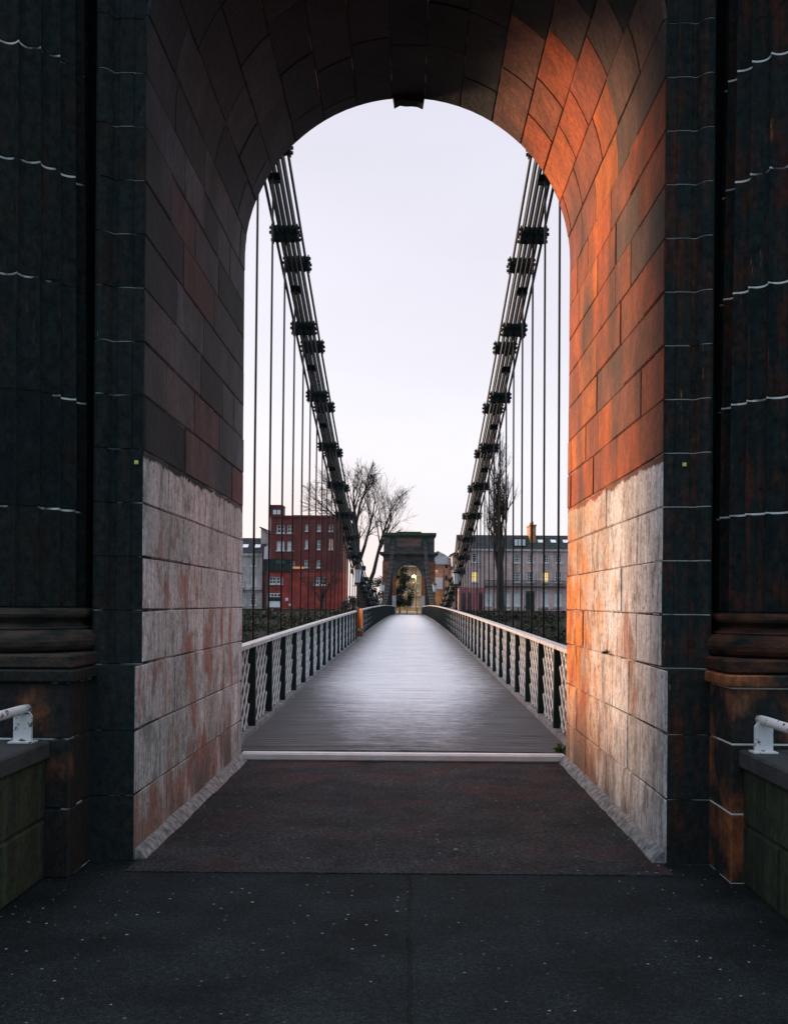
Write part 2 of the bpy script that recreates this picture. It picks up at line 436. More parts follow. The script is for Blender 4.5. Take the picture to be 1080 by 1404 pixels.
def deck_material():
    m = M('worn_grey_deck_surfacing', 0.5, 0.5)
    n1 = m.noise(1.0, 6, (1.2, 16, 1), 0.7)              # transverse board lines
    yb_ = m.math('ADD', m.y, m.rng(m.noise(1.0, 4, (0.9, 1.4, 1)), 0.3, 0.7, -0.05, 0.05))
    fr_ = m.math('ABSOLUTE', m.math('SUBTRACT', m.math('FRACT', m.math('MULTIPLY', yb_, 6.0)), 0.5))
    gap_ = m.math('MULTIPLY', m.rng(fr_, 0.40, 0.48, 0, 1), m.rng(m.noise(1.0, 4, (0.8, 5, 1)), 0.36, 0.58, 0.0, 0.65))
    n2 = m.noise(3.0, 9, (1, 1.6, 1), 0.72)
    base = m.ramp(n1, (0.28, (0.46, 0.45, 0.47)), (0.5, (0.72, 0.70, 0.73)), (0.72, (0.80, 0.78, 0.81)))
    base = m.mix(0.85, base, m.ramp(m.noise(55, 5, (0.8, 1.3, 1), 0.8), (0.34, 0.45), (0.6, 1.15)), 'MULTIPLY')
    # edge grime, darker by the threshold; the middle's sky sheen put into colour
    ax = m.math('ABSOLUTE', m.x)
    g = m.math('ADD', m.rng(ax, 0.5, 1.75, 0, 0.95), m.rng(m.y, 18.0, 10.6, 0, 0.95))
    g = m.math('ADD', g, m.rng(n2, 0.3, 0.7, -0.14, 0.14))
    g = m.math('ADD', g, m.rng(m.noise(7, 6, (1, 1.2, 1), 0.7), 0.3, 0.7, -0.12, 0.12))
    g = m.rng(g, 0.1, 1.15, 0, 0.9, True)
    base = m.mix(g, base, m.mix(m.rng(n1, 0.35, 0.65), (0.022, 0.025, 0.027), (0.10, 0.092, 0.092)))
    crack = m.rng(m.noise(1.0, 4, (0.5, 7, 1), 0.6, dist=1.2), 0.60, 0.64, 0, 0.6)
    base = m.mix(crack, base, (0.05, 0.05, 0.055))
    base = m.mix(gap_, base, (0.03, 0.032, 0.034))
    m.color(base)
    rr = m.math('ADD', m.rng(m.noise(40, 5, (1, 1, 1), 0.7), 0.3, 0.7, 0.36, 0.58), m.math('MULTIPLY', g, 0.35))
    m.rough(rr); m.put(m.rng(g, 0, 0.9, 0.34, 0.08), m.b.inputs['Specular IOR Level'])
    m.bump(m.math('SUBTRACT', m.math('ADD', n1, m.math('MULTIPLY', m.noise(50, 4), 0.5)), gap_), 0.8, 0.014)
    return m.m
MAT['deck'] = deck_material()
MAT['fillet'] = mottled('cement_fillet', (0.10, 0.105, 0.11), (0.34, 0.335, 0.34), 16, 0.9, bump=0.9)
MAT['threshold'] = mottled('white_painted_steel', (0.72, 0.71, 0.73), (0.86, 0.85, 0.88), 6, 0.5, bump=0.2)
def chipped(name, top, under, lo, scale=9):
    m = M(name, 0.5, 0.4)
    f = m.noise(scale, 6, None, 0.65)
    b = m.ramp(m.noise(3, 4), (0.3, [c * 0.8 for c in top]), (0.7, top))
    m.color(m.mix(m.rng(f, lo, lo + 0.04), b, under)); m.bump(f, 0.3, 0.004)
    return m.m
MAT['white_iron'] = chipped('white_iron_paint', (0.80, 0.81, 0.83), (0.20, 0.19, 0.18), 0.64, 14)
MAT['rail_white'] = chipped('chipped_white_rail_paint', (0.74, 0.73, 0.76), (0.09, 0.06, 0.05), 0.575, 20)
MAT['green_iron'] = mottled('dark_green_iron', (0.010, 0.022, 0.024), (0.022, 0.038, 0.040), 5, 0.55)
MAT['chain_iron'] = mottled('teal_black_chain_iron', (0.008, 0.017, 0.019), (0.016, 0.030, 0.032), 8, 0.6, spec=0.12)
MAT['hanger'] = mottled('brown_grey_hanger_paint', (0.022, 0.019, 0.022), (0.045, 0.036, 0.039), 6, 0.85, spec=0.1)
def mossy():
    m = M('mossy_wall_stone', 0.9, 0.2)
    rnd = m.attr('rnd')
    base = m.ramp(rnd, (0, (0.015, 0.023, 0.017)), (0.6, (0.026, 0.034, 0.023)), (1, (0.034, 0.037, 0.028)))
    base = m.mix(m.rng(m.noise(1.0, 5, (14, 14, 1.2)), 0.42, 0.68, 0, 0.9), base, (0.040, 0.058, 0.027))
    base = m.mix(0.8, base, m.ramp(m.noise(18, 6), (0.3, 0.45), (0.7, 1.35)), 'MULTIPLY')
    m.color(base); m.bump(m.noise(30, 6), 0.7, 0.012)
    return m.m
MAT['mossy'] = mossy()
MAT['lime'] = mottled('lime_reflector', (0.50, 0.60, 0.12), (0.68, 0.78, 0.25), 90, 0.4)
MAT['weed'] = mottled('weed_green', (0.05, 0.08, 0.015), (0.10, 0.13, 0.03), 40, 0.7)

# ------------------------------------------------------------------ block masonry
def slab_block(bm, lay, fn, u0, u1, v0, v1, rnd, nu=1, nv=1, gap=0.0035, bev=0.006, depth=0.03, out=0.0, mi=0):
    """one ashlar block: fn(u, v, h) maps wall coordinates + height off the wall to space"""
    gv = random.uniform(0.6, 1.7) * gap
    u0 += gap * random.uniform(0.6, 1.5); u1 -= gap * random.uniform(0.6, 1.5); v0 += gv; v1 -= gv
    bev *= random.uniform(0.8, 1.9)
    if u1 - u0 < 0.03: return
    def grid(a0, a1, n): return [a0 + (a1 - a0) * i / n for i in range(n + 1)]
    us = [u0] + grid(u0 + bev, u1 - bev, nu) + [u1]
    vs_ = [v0] + grid(v0 + bev, v1 - bev, nv) + [v1]
    g = []
    for i, u in enumerate(us):
        row = []
        for j, v in enumerate(vs_):
            edge = i in (0, len(us) - 1) or j in (0, len(vs_) - 1)
            row.append(bm.verts.new(fn(u, v, -bev if edge else out)))
        g.append(row)
    fs = []
    for i in range(len(us) - 1):
        for j in range(len(vs_) - 1):
            fs.append(bm.faces.new((g[i][j], g[i + 1][j], g[i + 1][j + 1], g[i][j + 1])))
    # sides running back into the joint
    per = [(i, 0) for i in range(len(us))] + [(len(us) - 1, j) for j in range(1, len(vs_))] + \
          [(i, len(vs_) - 1) for i in range(len(us) - 2, -1, -1)] + [(0, j) for j in range(len(vs_) - 2, 0, -1)]
    back = [bm.verts.new(fn(us[i], vs_[j], -depth)) for i, j in per]
    n = len(per)
    for k in range(n):
        a, b = per[k], per[(k + 1) % n]
        fs.append(bm.faces.new((g[b[0]][b[1]], g[a[0]][a[1]], back[k], back[(k + 1) % n])))
    for f in fs: f[lay] = rnd; f.material_index = mi

def joints(u0, u1, wmin, wmax, rg):
    us = [u0]
    while us[-1] < u1:
        us.append(us[-1] + rg.uniform(wmin, wmax))
    us[-1] = u1
    if us[-1] - us[-2] < 0.18 and len(us) > 2: us.pop(-2)
    return us

HW, Y0, Y1 = 1.69, 6.56, 10.5          # passage half width, street face, river face
ZS = 5.22                               # springing of the arch
COURSES = [(0.0, 0.413), (0.413, 0.827), (0.827, 1.24)] + [(1.24 + 0.35 * i, 1.24 + 0.35 * (i + 1)) for i in range(11)]
ZV = 1.24 + 0.35 * 11               # the vault's lowest course starts a little below the springing

# ------------------------------------------------------------------ near tower
tower = thing('bridge_tower', 'near sandstone bridge tower, its round arch and whitewashed passage walls framing the view', 'bridge tower', (0, Y0, 0))

def passage_wall(side, rg, mat):
    bm = bmesh.new(); lay = bm.faces.layers.float.new('rnd')
    for ci, (z0, z1) in enumerate(COURSES):
        ys = Y0 if z0 >= 1.23 else 6.40
        js = joints(ys, Y1, 0.55, 1.25, rg)
        for a, b in zip(js, js[1:]):
            o = rg.uniform(-0.003, 0.004)
            t = rg.uniform(-0.004, 0.004)
            def fn(u, v, h, a=a, b=b, t=t):
                hh = h + t * (u - a) / (b - a)
                return (side * (HW - hh), u, v)
            r = rg.random()
            if side > 0:   # sunlight falloff put into block colour: far blocks redder, near ones greyer
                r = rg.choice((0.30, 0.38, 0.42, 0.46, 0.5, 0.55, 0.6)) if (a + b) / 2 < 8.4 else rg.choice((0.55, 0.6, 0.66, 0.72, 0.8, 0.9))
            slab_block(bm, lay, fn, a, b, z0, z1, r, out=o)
    if side > 0:
        bmesh.ops.reverse_faces(bm, faces=bm.faces)
    return obj('passage_wall', bm, mat, tower)

rgm = random.Random(11)
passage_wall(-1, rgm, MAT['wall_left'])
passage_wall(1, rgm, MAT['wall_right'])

# vault: voussoir courses on the intrados, u = angle (0 at right springing), v = depth
def vault_half(side, mat, rg):
    bm = bmesh.new(); lay = bm.faces.layers.float.new('rnd')
    nC = 7
    lo = (ZV - ZS) / HW
    step = (PI / 2 - 0.10 - lo) / nC
    for k in range(nC):
        a0, a1 = lo + k * step, lo + (k + 1) * step
        js = joints(Y0, Y1, 0.6, 1.2, rg)
        for b0, b1 in zip(js, js[1:]):
            o = rg.uniform(-0.004, 0.005)
            def fn(u, v, h):
                r = HW - h
                if u < 0: return (side * r, v, ZS + u)
                return (side * r * math.cos(u / HW), v, ZS + r * math.sin(u / HW))
            # courses round the crown go darker, shade put into the stone colour
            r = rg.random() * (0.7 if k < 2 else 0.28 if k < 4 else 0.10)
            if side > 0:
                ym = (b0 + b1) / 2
                if k < 4: r = rg.choice((0.6, 0.65, 0.8, 0.9, 0.5, 1.0)) if ym > 8.3 - 0.0 else rg.uniform(0.2, 0.44) if k < 2 else rg.uniform(0.12, 0.28)  # far haunch redder, low sun put into the block colour
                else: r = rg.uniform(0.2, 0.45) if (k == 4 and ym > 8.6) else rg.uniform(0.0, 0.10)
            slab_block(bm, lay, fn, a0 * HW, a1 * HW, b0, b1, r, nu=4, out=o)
    if side < 0: bmesh.ops.reverse_faces(bm, faces=bm.faces)
    return obj('arch_vault', bm, mat, tower)
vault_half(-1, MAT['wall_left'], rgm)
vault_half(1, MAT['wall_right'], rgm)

# keystone band
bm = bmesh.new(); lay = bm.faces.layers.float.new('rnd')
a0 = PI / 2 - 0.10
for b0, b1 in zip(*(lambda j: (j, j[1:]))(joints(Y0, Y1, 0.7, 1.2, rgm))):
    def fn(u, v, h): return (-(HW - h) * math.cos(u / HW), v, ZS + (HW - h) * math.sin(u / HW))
    slab_block(bm, lay, fn, a0 * HW, (PI - a0) * HW, b0, b1, rgm.uniform(0, 0.1), nu=4)  # crown near black, its shade put into the stone colour
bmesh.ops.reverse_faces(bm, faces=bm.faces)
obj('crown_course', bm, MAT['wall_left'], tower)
def keystone(y0, y1):
    bm = bmesh.new(); lay = bm.faces.layers.float.new('rnd')
    zt, zb = 7.15, ZS + HW - 0.065
    xs = [-0.15, -0.09, -0.03, 0.03, 0.09, 0.15]
    zb_ = [zb + d for d in (-0.02, 0.012, 0.004, 0.006, 0.0, -0.025)]
    a = [bm.verts.new((x, y0, z)) for x, z in zip(xs, zb_)] + [bm.verts.new((0.2, y0, zt)), bm.verts.new((-0.2, y0, zt))]
    b = [bm.verts.new((v.co.x, y1, v.co.z)) for v in a]
    n = len(a)
    bm.faces.new(a); bm.faces.new(list(reversed(b)))
    for i in range(n): bm.faces.new((a[(i + 1) % n], a[i], b[i], b[(i + 1) % n]))
    bmesh.ops.recalc_face_normals(bm, faces=bm.faces)
    obj('keystone', bm, MAT['front_left'], tower)
keystone(10.42, 10.55)
keystone(6.30, 6.95)

def arch_mass(bm, r, zs, x1, zt, y0, y1, n=32):
    """solid spandrel between two piers, the arch cut out of it"""
    for i in range(n):
        t0, t1 = PI * i / n, PI * (i + 1) / n
        p0 = (r * math.cos(t0), zs + r * math.sin(t0)); p1 = (r * math.cos(t1), zs + r * math.sin(t1))
        q = [(p0[0], p0[1]), (p0[0], zt), (p1[0], zt), (p1[0], p1[1])]
        a = [bm.verts.new((x, y0, z)) for x, z in q]; b = [bm.verts.new((x, y1, z)) for x, z in q]
        bm.faces.new(list(reversed(a))) if True else 0
        bm.faces.new(b)
        bm.faces.new((a[0], a[3], b[3], b[0])); bm.faces.new((a[1], b[1], b[2], a[2]))
    for s in (-1, 1):
        box(bm, s * r, s * x1, y0, y1, zs, zt)
    bmesh.ops.recalc_face_normals(bm, faces=bm.faces)

bm = bmesh.new(); bm.faces.layers.float.new('rnd')
for s in (-1, 1):
    box(bm, s * (HW + 0.03), s * 3.35, 7.42, Y1 - 0.02, -0.3, ZS)
    box(bm, s * 2.003, s * 3.35, 6.92, 7.418, -0.3, 7.2)
arch_mass(bm, HW + 0.03, ZS, 3.35, 7.2, 7.42, Y1 - 0.02, 40)
arch_mass(bm, HW + 0.03, ZS, 1.98, 7.2, 6.60, 7.418, 40)
obj('tower_core', bm, MAT['front_left'], tower)
bm = bmesh.new()
ri, ro = HW + 0.012, HW + 0.027
prof_ = [(r_ * 1.0, z_) for r_, z_ in ((ri, 0.0), (ri, ZS))] + [(ri * math.cos(PI * i / 48), ZS + ri * math.sin(PI * i / 48)) for i in range(1, 48)] + [(-ri, ZS), (-ri, 0.0)]
fr = [bm.verts.new((x, 6.585, z)) for x, z in prof_]; bk = [bm.verts.new((x, Y1 - 0.02, z)) for x, z in prof_]
for i in range(len(prof_) - 1): bm.faces.new((fr[i + 1], fr[i], bk[i], bk[i + 1]))
obj('mortar_bed', bm, MAT['joint'], tower)
# river and street face of spandrel + piers
bm = bmesh.new(); bm.faces.layers.float.new('rnd')
arch_mass(bm, HW + 0.004, ZS + 0.0, 3.40, 7.2, Y1 - 0.018, Y1, 40)
for s in (-1, 1):
    box(bm, s * (HW + 0.004), s * 3.4, Y1 - 0.018, Y1, -0.3, ZS - 0.002)
    box(bm, s * 3.352, s * 3.4, 7.42, Y1 - 0.02, -0.3, 7.2)
arch_mass(bm, HW + 0.03, ZS, 1.96, 7.2, 6.572, 6.598, 40)
obj('spandrel', bm, MAT['front_left'], tower)

# moulded jambs of the street face, course by course, over a mortar core
def jamb(side, mat, mort, rg):
    prof = [(1.693, 6.56), (1.765, 6.56), (1.768, 6.551), (1.858, 6.551), (1.862, 6.56), (1.895, 6.558), (1.908, 6.530),
            (1.925, 6.508), (1.950, 6.494), (1.975, 6.490), (1.992, 6.498), (2.0, 6.515), (2.0, 7.42), (1.705, 7.42)]
    core = [(1.70, 6.566), (1.762, 6.566), (1.771, 6.557), (1.855, 6.557), (1.865, 6.566), (1.897, 6.564), (1.912, 6.536),
            (1.928, 6.514), (1.952, 6.500), (1.974, 6.496), (1.988, 6.502), (1.994, 6.517), (1.994, 7.41), (1.706, 7.41)]
    bm = bmesh.new(); lay = bm.faces.layers.float.new('rnd')
    z = 1.24
    zz = [c for c in COURSES if c[0] >= 1.23] + [(ZV, ZS + 0.22), (ZS + 0.22, ZS + 0.64), (ZS + 0.64, ZS + 0.99), (ZS + 0.99, ZS + 1.34), (ZS + 1.34, 7.19)]
    for z0, z1 in zz:
        dx = rg.uniform(-0.002, 0.002)
        pr = [(side * (x + (dx if x < 1.98 else 0)), y + (rg.uniform(-0.0015, 0.0015) if y < 7 else 0)) for x, y in prof]
        r = rg.random()
        for f in prism(bm, pr, z0 + 0.0035, z1 - 0.0035): f[lay] = r
    # plinth
    for z0, z1 in COURSES[:3]:
        r = rg.random()
        for f in prism(bm, [(side * 1.693, 6.40), (side * 2.02, 6.40), (side * 2.02, 7.42), (side * 1.705, 7.42)], z0 + 0.003, z1 - 0.003): f[lay] = r
    j = obj('jamb', bm, mat, tower)
    bm = bmesh.new(); bm.faces.layers.float.new('rnd')
    prism(bm, [(side * x, y) for x, y in core], 1.2, 7.18)
    prism(bm, [(side * 1.70, 6.407), (side * 2.013, 6.407), (side * 2.013, 7.41), (side * 1.706, 7.41)], 0, 1.236)
    c = obj('jamb_mortar', bm, mort, j, local=True)
    return j
jamb(-1, MAT['front_left'], MAT['mortar_dark'], rgm)
jamb(1, MAT['front_right'], MAT['mortar'], rgm)

# pedestals and fluted columns
PCX, PCY, PH = 2.64, 6.65, 0.68
def pedestal(side, rg):
    bm = bmesh.new(); lay = bm.faces.layers.float.new('rnd')
    def ring(z0, z1, h, gap=0.0035, inset=0.0):
        x = side * PCX
        r = rg.random()
        fs = box(bm, x - h, x + h, PCY - h, PCY + h, z0 + gap, z1 - gap, bev=0.008)
    n0 = 0
    for z0, z1, h in ((0, 0.413, PH), (0.413, 0.827, PH), (0.827, 1.16, PH), (1.163, 1.24, PH + 0.035)):
        ring(z0, z1, h)
        r = rg.random()
        bm.faces.ensure_lookup_table()
        for f in bm.faces[n0:]: f[lay] = r
        n0 = len(bm.faces)
    p = obj('pedestal', bm, MAT['pedestal'] if side > 0 else MAT['pedestal_left'], tower)
    bm = bmesh.new()
    box(bm, side * PCX - PH + 0.006, side * PCX + PH - 0.006, PCY - PH + 0.006, PCY + PH - 0.006, 0, 1.23)
    obj('pedestal_mortar', bm, MAT['mortar'] if side > 0 else MAT['mortar_dark'], p, local=True)
pedestal(-1, rgm); pedestal(1, rgm)

def flute_ring(bm, cx, cy, r, z, nf=22, per=8, depth=0.12, ph=0.0):
    vs_ = []
    for k in range(nf * per):
        a = 2 * PI * k / (nf * per) + ph
        t = (k % per) / per
        d = 0 if t < 0.01 else math.sin(PI * t) ** 0.6
        rr = r * (1 - depth * d)
        vs_.append(bm.verts.new((cx + rr * math.cos(a), cy + rr * math.sin(a), z)))
    return vs_
def col_r(z): return 0.50 - 0.062 * ((z - 1.6) / 5.0) ** 1.6 if z > 1.6 else 0.50
def column(side, mat, mort, rg):
    cx, cy = side * (PCX - 0.055), PCY
    root = thing('column', '', 'x', (0, 0, 0)); del root['label']; del root['category']
    root.parent = tower; root.location = Vector((cx, cy - Y0, 1.24))
    bm = bmesh.new(); lay = bm.faces.layers.float.new('rnd')
    zj = [1.60, 2.23, 2.95, 3.67, 4.39, 5.11, 5.83, 6.50]
    for z0, z1 in zip(zj, zj[1:]):
        n0 = len(bm.faces)
        ox, oy, da = rg.uniform(-0.003, 0.003), rg.uniform(-0.003, 0.003), rg.uniform(-0.006, 0.006)
        rs = []
        lv = [(z0 + 0.004, -0.008), (z0 + 0.014, 0), ((z0 + z1) / 2, 0), (z1 - 0.014, 0), (z1 - 0.004, -0.008)]
        for z, dr in lv: rs.append(flute_ring(bm, cx + ox, cy + oy, col_r(z) + dr, z, ph=da))
        for a, b in zip(rs, rs[1:]):
            for k in range(len(a)):
                bm.faces.new((a[k], a[(k + 1) % len(a)], b[(k + 1) % len(b)], b[k]))
        bm.faces.new(list(reversed(rs[0]))); bm.faces.new(rs[-1])
        r = rg.random(); bm.faces.ensure_lookup_table()
        for f in bm.faces[n0:]: f[lay] = r
    sh = obj('shaft', bm, mat, root)
    for z in zj[1:-1]:
        bm = bmesh.new()
        a = flute_ring(bm, cx, cy, col_r(z) - 0.002, z - 0.006); b = flute_ring(bm, cx, cy, col_r(z) - 0.002, z + 0.006)
        for k in range(len(a)): bm.faces.new((a[k], a[(k + 1) % len(a)], b[(k + 1) % len(b)], b[k]))
        bm.faces.new(list(reversed(a))); bm.faces.new(b)
        obj('mortar_ring', bm, mort, root)
    bm = bmesh.new(); bm.faces.layers.float.new('rnd')
    box(bm, cx - 0.63, cx + 0.63, cy - 0.645, cy + 0.645, 1.241, 1.325, bev=0.012)
    prof = []
    for i in range(9):
        a = -PI / 2 + PI * i / 8; prof.append((0.57 + 0.07 * math.cos(a), 1.395 + 0.07 * math.sin(a)))
    prof += [(0.575, 1.475), (0.535, 1.49), (0.52, 1.51), (0.535, 1.53)]
    for i in range(7):
        a = -PI / 2 + PI * i / 6; prof.append((0.535 + 0.035 * math.cos(a), 1.565 + 0.035 * math.sin(a)))
    prof.append((0.5, 1.602))
    lathe(bm, prof, cx, cy, 48)
    b_ = obj('base', bm, MAT['base_right'] if side > 0 else MAT['base_left'], root)
    bm = bmesh.new(); bm.faces.layers.float.new('rnd')
    lathe(bm, [(0.44, 6.50), (0.47, 6.53), (0.45, 6.56), (0.45, 6.68), (0.53, 6.80), (0.58, 6.86)], cx, cy, 40)
    box(bm, cx - 0.6, cx + 0.6, cy - 0.6, cy + 0.6, 6.865, 7.0)
    obj('capital', bm, mat, root)
MAT['base_right'] = mottled('chipped_rusty_base_stone', (0.010, 0.014, 0.015), (0.085, 0.036, 0.022), 5, 0.9, (1, 1, 3), spec=0.1, bump=0.8)
MAT['base_left'] = mottled('chipped_dark_base_stone', (0.010, 0.014, 0.015), (0.06, 0.040, 0.030), 6, 0.85, (1, 1, 4), bump=0.8)
column(-1, MAT['front_left'], MAT['mortar_dark'], rgm)
column(1, MAT['front_right'], MAT['mortar'], rgm)

# entablature, cornice and attic above the frame
def top_works(root, ysgn, ya, yb, mats, front):
    """mass above the arch between depths ya (near) and yb"""
    bm = bmesh.new(); bm.faces.layers.float.new('rnd')
    box(bm, -3.36, 3.36, ya, yb, 7.203, 7.8)
    obj('frieze', bm, mats[0], root)
    bm = bmesh.new(); bm.faces.layers.float.new('rnd')
    box(bm, -3.5, 3.5, ya - 0.14, yb + 0.14, 7.803, 7.93); box(bm, -3.62, 3.62, ya - 0.26, yb + 0.26, 7.933, 8.05)
    box(bm, -3.85, 3.85, ya - 0.48, yb + 0.48, 8.053, 8.33)
    obj('cornice', bm, mats[1], root)
    bm = bmesh.new(); bm.faces.layers.float.new('rnd')
    box(bm, -3.30, 3.30, ya + 0.06, yb - 0.06, 8.333, 10.35)
    # raised border round a sunk panel on both faces
    for y0, y1 in ((ya - 0.02, ya + 0.057), (yb - 0.057, yb + 0.02)):
        box(bm, -3.32, 3.32, y0, y1, 8.336, 9.05); box(bm, -3.32, -1.55, y0, y1, 9.052, 10.35)
        box(bm, 1.55, 3.32, y0, y1, 9.052, 10.35); box(bm, -1.548, 1.548, y0, y1, 10.12, 10.35)
    obj('attic', bm, mats[2], root)
    for y0, y1 in ((ya + 0.02, ya + 0.055), (yb - 0.055, yb - 0.02)):
        bm = bmesh.new(); bm.faces.layers.float.new('rnd')
        box(bm, -1.54, 1.54, y0, y1, 9.06, 10.11)
        obj('attic_panel', bm, mats[3], root)
    bm = bmesh.new(); bm.faces.layers.float.new('rnd')
    box(bm, -3.45, 3.45, ya - 0.12, yb + 0.12, 10.353, 10.52); box(bm, -3.56, 3.56, ya - 0.24, yb + 0.24, 10.523, 10.86)
    box(bm, -1.6, 1.6, ya - 0.05, yb + 0.05, 10.863, 11.02)
    obj('coping', bm, mats[4], root)
    for s in (-1, 1):
        for y0, y1 in ((ya - 0.035, ya - 0.022), (yb + 0.022, yb + 0.035)):
            bm = bmesh.new(); bm.faces.layers.float.new('rnd')
            box(bm, s * 2.1 - 0.34, s * 2.1 + 0.34, y0, y1, 9.3, 10.3)
            obj('chain_opening', bm, MAT['green_iron'], root)
top_works(tower, 1, 6.05, Y1 - 0.002, [MAT['front_left']] * 5, True)

# cement fillets at the wall feet
for s in (-1, 1):
    bm = bmesh.new()
    pts = []
    n = 26
    rg = random.Random(s + 5)
    rows = []
    for i in range(n + 1):
        y = 6.42 + (Y1 - 0.02 - 6.42) * i / n
        wv = rg.uniform(-0.008, 0.008)
        wd = 0.078 + wv
        rows.append([bm.verts.new(p) for p in ((s * (HW - 0.002), y, 0.075 + wv), (s * (HW - 0.035), y, 0.06 + wv), (s * (HW - wd), y, 0.006), (s * (HW - 0.002), y, 0.001))])
    for a, b in zip(rows, rows[1:]):
        for k in range(3): bm.faces.new((a[k], a[k + 1], b[k + 1], b[k]))
    bm.faces.new(rows[0]); bm.faces.new(list(reversed(rows[-1])))
    bmesh.ops.recalc_face_normals(bm, faces=bm.faces)
    obj('base_fillet', bm, MAT['fillet'], tower)

# survey reflectors
for px, py, lab in ((187, 634, 'small lime square reflector on the dark left tower jamb'), (938, 637, 'small lime square reflector on the dark right tower jamb')):
    p = at(px, py, 6.545)
    bm = bmesh.new(); box(bm, p.x - 0.0125, p.x + 0.0125, 6.538, 6.5495, p.z - 0.0125, p.z + 0.0125, bev=0.002)
    tag(obj('survey_reflector', bm, MAT['lime']), lab, 'reflector')

# ------------------------------------------------------------------ parapet walls beside the approach, with handrails
def parapet(side, xin, ztop, yend):
    bm = bmesh.new(); lay = bm.faces.layers.float.new('rnd')
    rg = random.Random(31 + side)
    t = thing('parapet_wall', 'low mossy stone parapet wall at the %s edge of the approach, under a white handrail' % ('right' if side > 0 else 'left'), 'wall', (side * (xin + 0.3), 3, 0))
    for z0, z1 in ((0.0, 0.36), (0.36, ztop - 0.11)):
        js = joints(-3.0, yend, 0.7, 1.2, rg)
        for a, b in zip(js, js[1:]):
            fn = (lambda u, v, h: (side * (xin - h), u, v))
            slab_block(bm, lay, fn, a, b, z0, z1, rg.random(), out=rg.uniform(0, 0.006), bev=0.01)
    if side > 0: bmesh.ops.reverse_faces(bm, faces=bm.faces)
    box(bm, side * (xin + 0.012), side * (xin + 0.6), -3, yend, 0, ztop - 0.112)
    obj('wall', bm, MAT['mossy'], t)
    bm = bmesh.new(); bm.faces.layers.float.new('rnd')
    box(bm, side * (xin - 0.03), side * (xin + 0.65), -3, yend, ztop - 0.108, ztop, bev=0.012)
    obj('coping', bm, MAT['coping'], t)
MAT['coping'] = mottled('dark_coping_stone', (0.022, 0.027, 0.028), (0.045, 0.05, 0.05), 6, 0.85, bump=0.8)
parapet(1, 2.03, 0.80, PCY - PH - 0.005)
parapet(-1, 2.10, 0.82, PCY - PH - 0.005)
def handrail(side, x, y, z, zt, label):
    t = thing('handrail', label, 'handrail', (side * x, y, zt))
    bm = bmesh.new()
    pts = [(side * x, y + 0.02, z), (side * (x + 0.005), y - 0.06, z + 0.002), (side * (x + 0.01), 3.5, z + 0.0), (side * (x + 0.03), 1.0, z - 0.003)]
    tube(bm, pts, 0.028, 16)
    bm2 = bmesh.new()
    obj('rail', bm, MAT['rail_white'], t, smooth=True)
    for yy in (y - 0.03, 2.6):
        bm = bmesh.new()
        # flat plate bracket with clipped upper corners, standing on the coping
        q = [(-0.052, zt), (0.052, zt), (0.052, z - 0.035), (0.034, z - 0.008), (-0.034, z - 0.008), (-0.052, z - 0.035)]
        a = [bm.verts.new((side * (x + 0.006) + u, yy - 0.012, v)) for u, v in q]
        b = [bm.verts.new((side * (x + 0.006) + u, yy + 0.012, v)) for u, v in q]
        bm.faces.new(a); bm.faces.new(list(reversed(b)))
        for i in range(6): bm.faces.new((a[(i + 1) % 6], a[i], b[i], b[(i + 1) % 6]))
        bmesh.ops.recalc_face_normals(bm, faces=bm.faces)
        box(bm, side * (x + 0.006) - 0.07, side * (x + 0.006) + 0.07, yy - 0.05, yy + 0.05, zt, zt + 0.008)
        obj('bracket', bm, MAT['rail_white'], t)
handrail(1, 2.095, 5.86, 0.985, 0.801, 'chipped white tubular handrail on the right parapet wall, beside the orange pedestal')
handrail(-1, 2.19, 5.90, 1.01, 0.821, 'chipped white tubular handrail on the left parapet wall, at the left edge of the photo')

# ------------------------------------------------------------------ ground
bm = bmesh.new()
def sheet(bm, x0, x1, y0, y1, z):
    bm.faces.new([bm.verts.new(p) for p in ((x0, y0, z), (x1, y0, z), (x1, y1, z), (x0, y1, z))])
sheet(bm, -120, 120, -200, Y1 + 0.02, 0)
bm.faces.new([bm.verts.new(p) for p in ((-120, Y1 + 0.02, -7), (120, Y1 + 0.02, -7), (120, Y1 + 0.02, 0), (-120, Y1 + 0.02, 0))])
struct('ground', bm, MAT['asphalt'])
bm = bmesh.new(); box(bm, -HW + 0.02, HW - 0.02, 6.13, Y1 - 0.01, 0.001, 0.006)
struct('pavement', bm, MAT['screed'])

# ------------------------------------------------------------------ bridge
YA, YB = 10.5, 132.0
YM = (YA + YB) / 2
def kz(y): return 0.15 + 0.33 * (1 - ((y - YM) / ((YB - YA) / 2)) ** 2)
bm = bmesh.new()
N = 60
rows = []
for i in range(N + 1):
    y = YA + 0.06 + (YB - YA - 0.06) * i / N
    z = kz(y) - 0.06
    rows.append([bm.verts.new((x, y, z + dz)) for x, dz in ((-1.8, 0), (-0.9, 0.012), (0, 0.018), (0.9, 0.012), (1.8, 0), (1.8, -0.35), (-1.8, -0.35))])
for a, b in zip(rows, rows[1:]):
    for k in range(7): bm.faces.new((a[k], a[(k + 1) % 7], b[(k + 1) % 7], b[k]))
bm.faces.new(rows[0]); bm.faces.new(list(reversed(rows[-1])))
bmesh.ops.recalc_face_normals(bm, faces=bm.faces)
struct('footpath', bm, MAT['deck'])
bm = bmesh.new(); box(bm, -HW + 0.0, HW - 0.0, YA - 0.06, YA + 0.058, 0.0, 0.088, bev=0.02)
tag(obj('threshold_strip', bm, MAT['threshold']), 'white painted steel strip across the floor where the bridge deck begins', 'threshold')

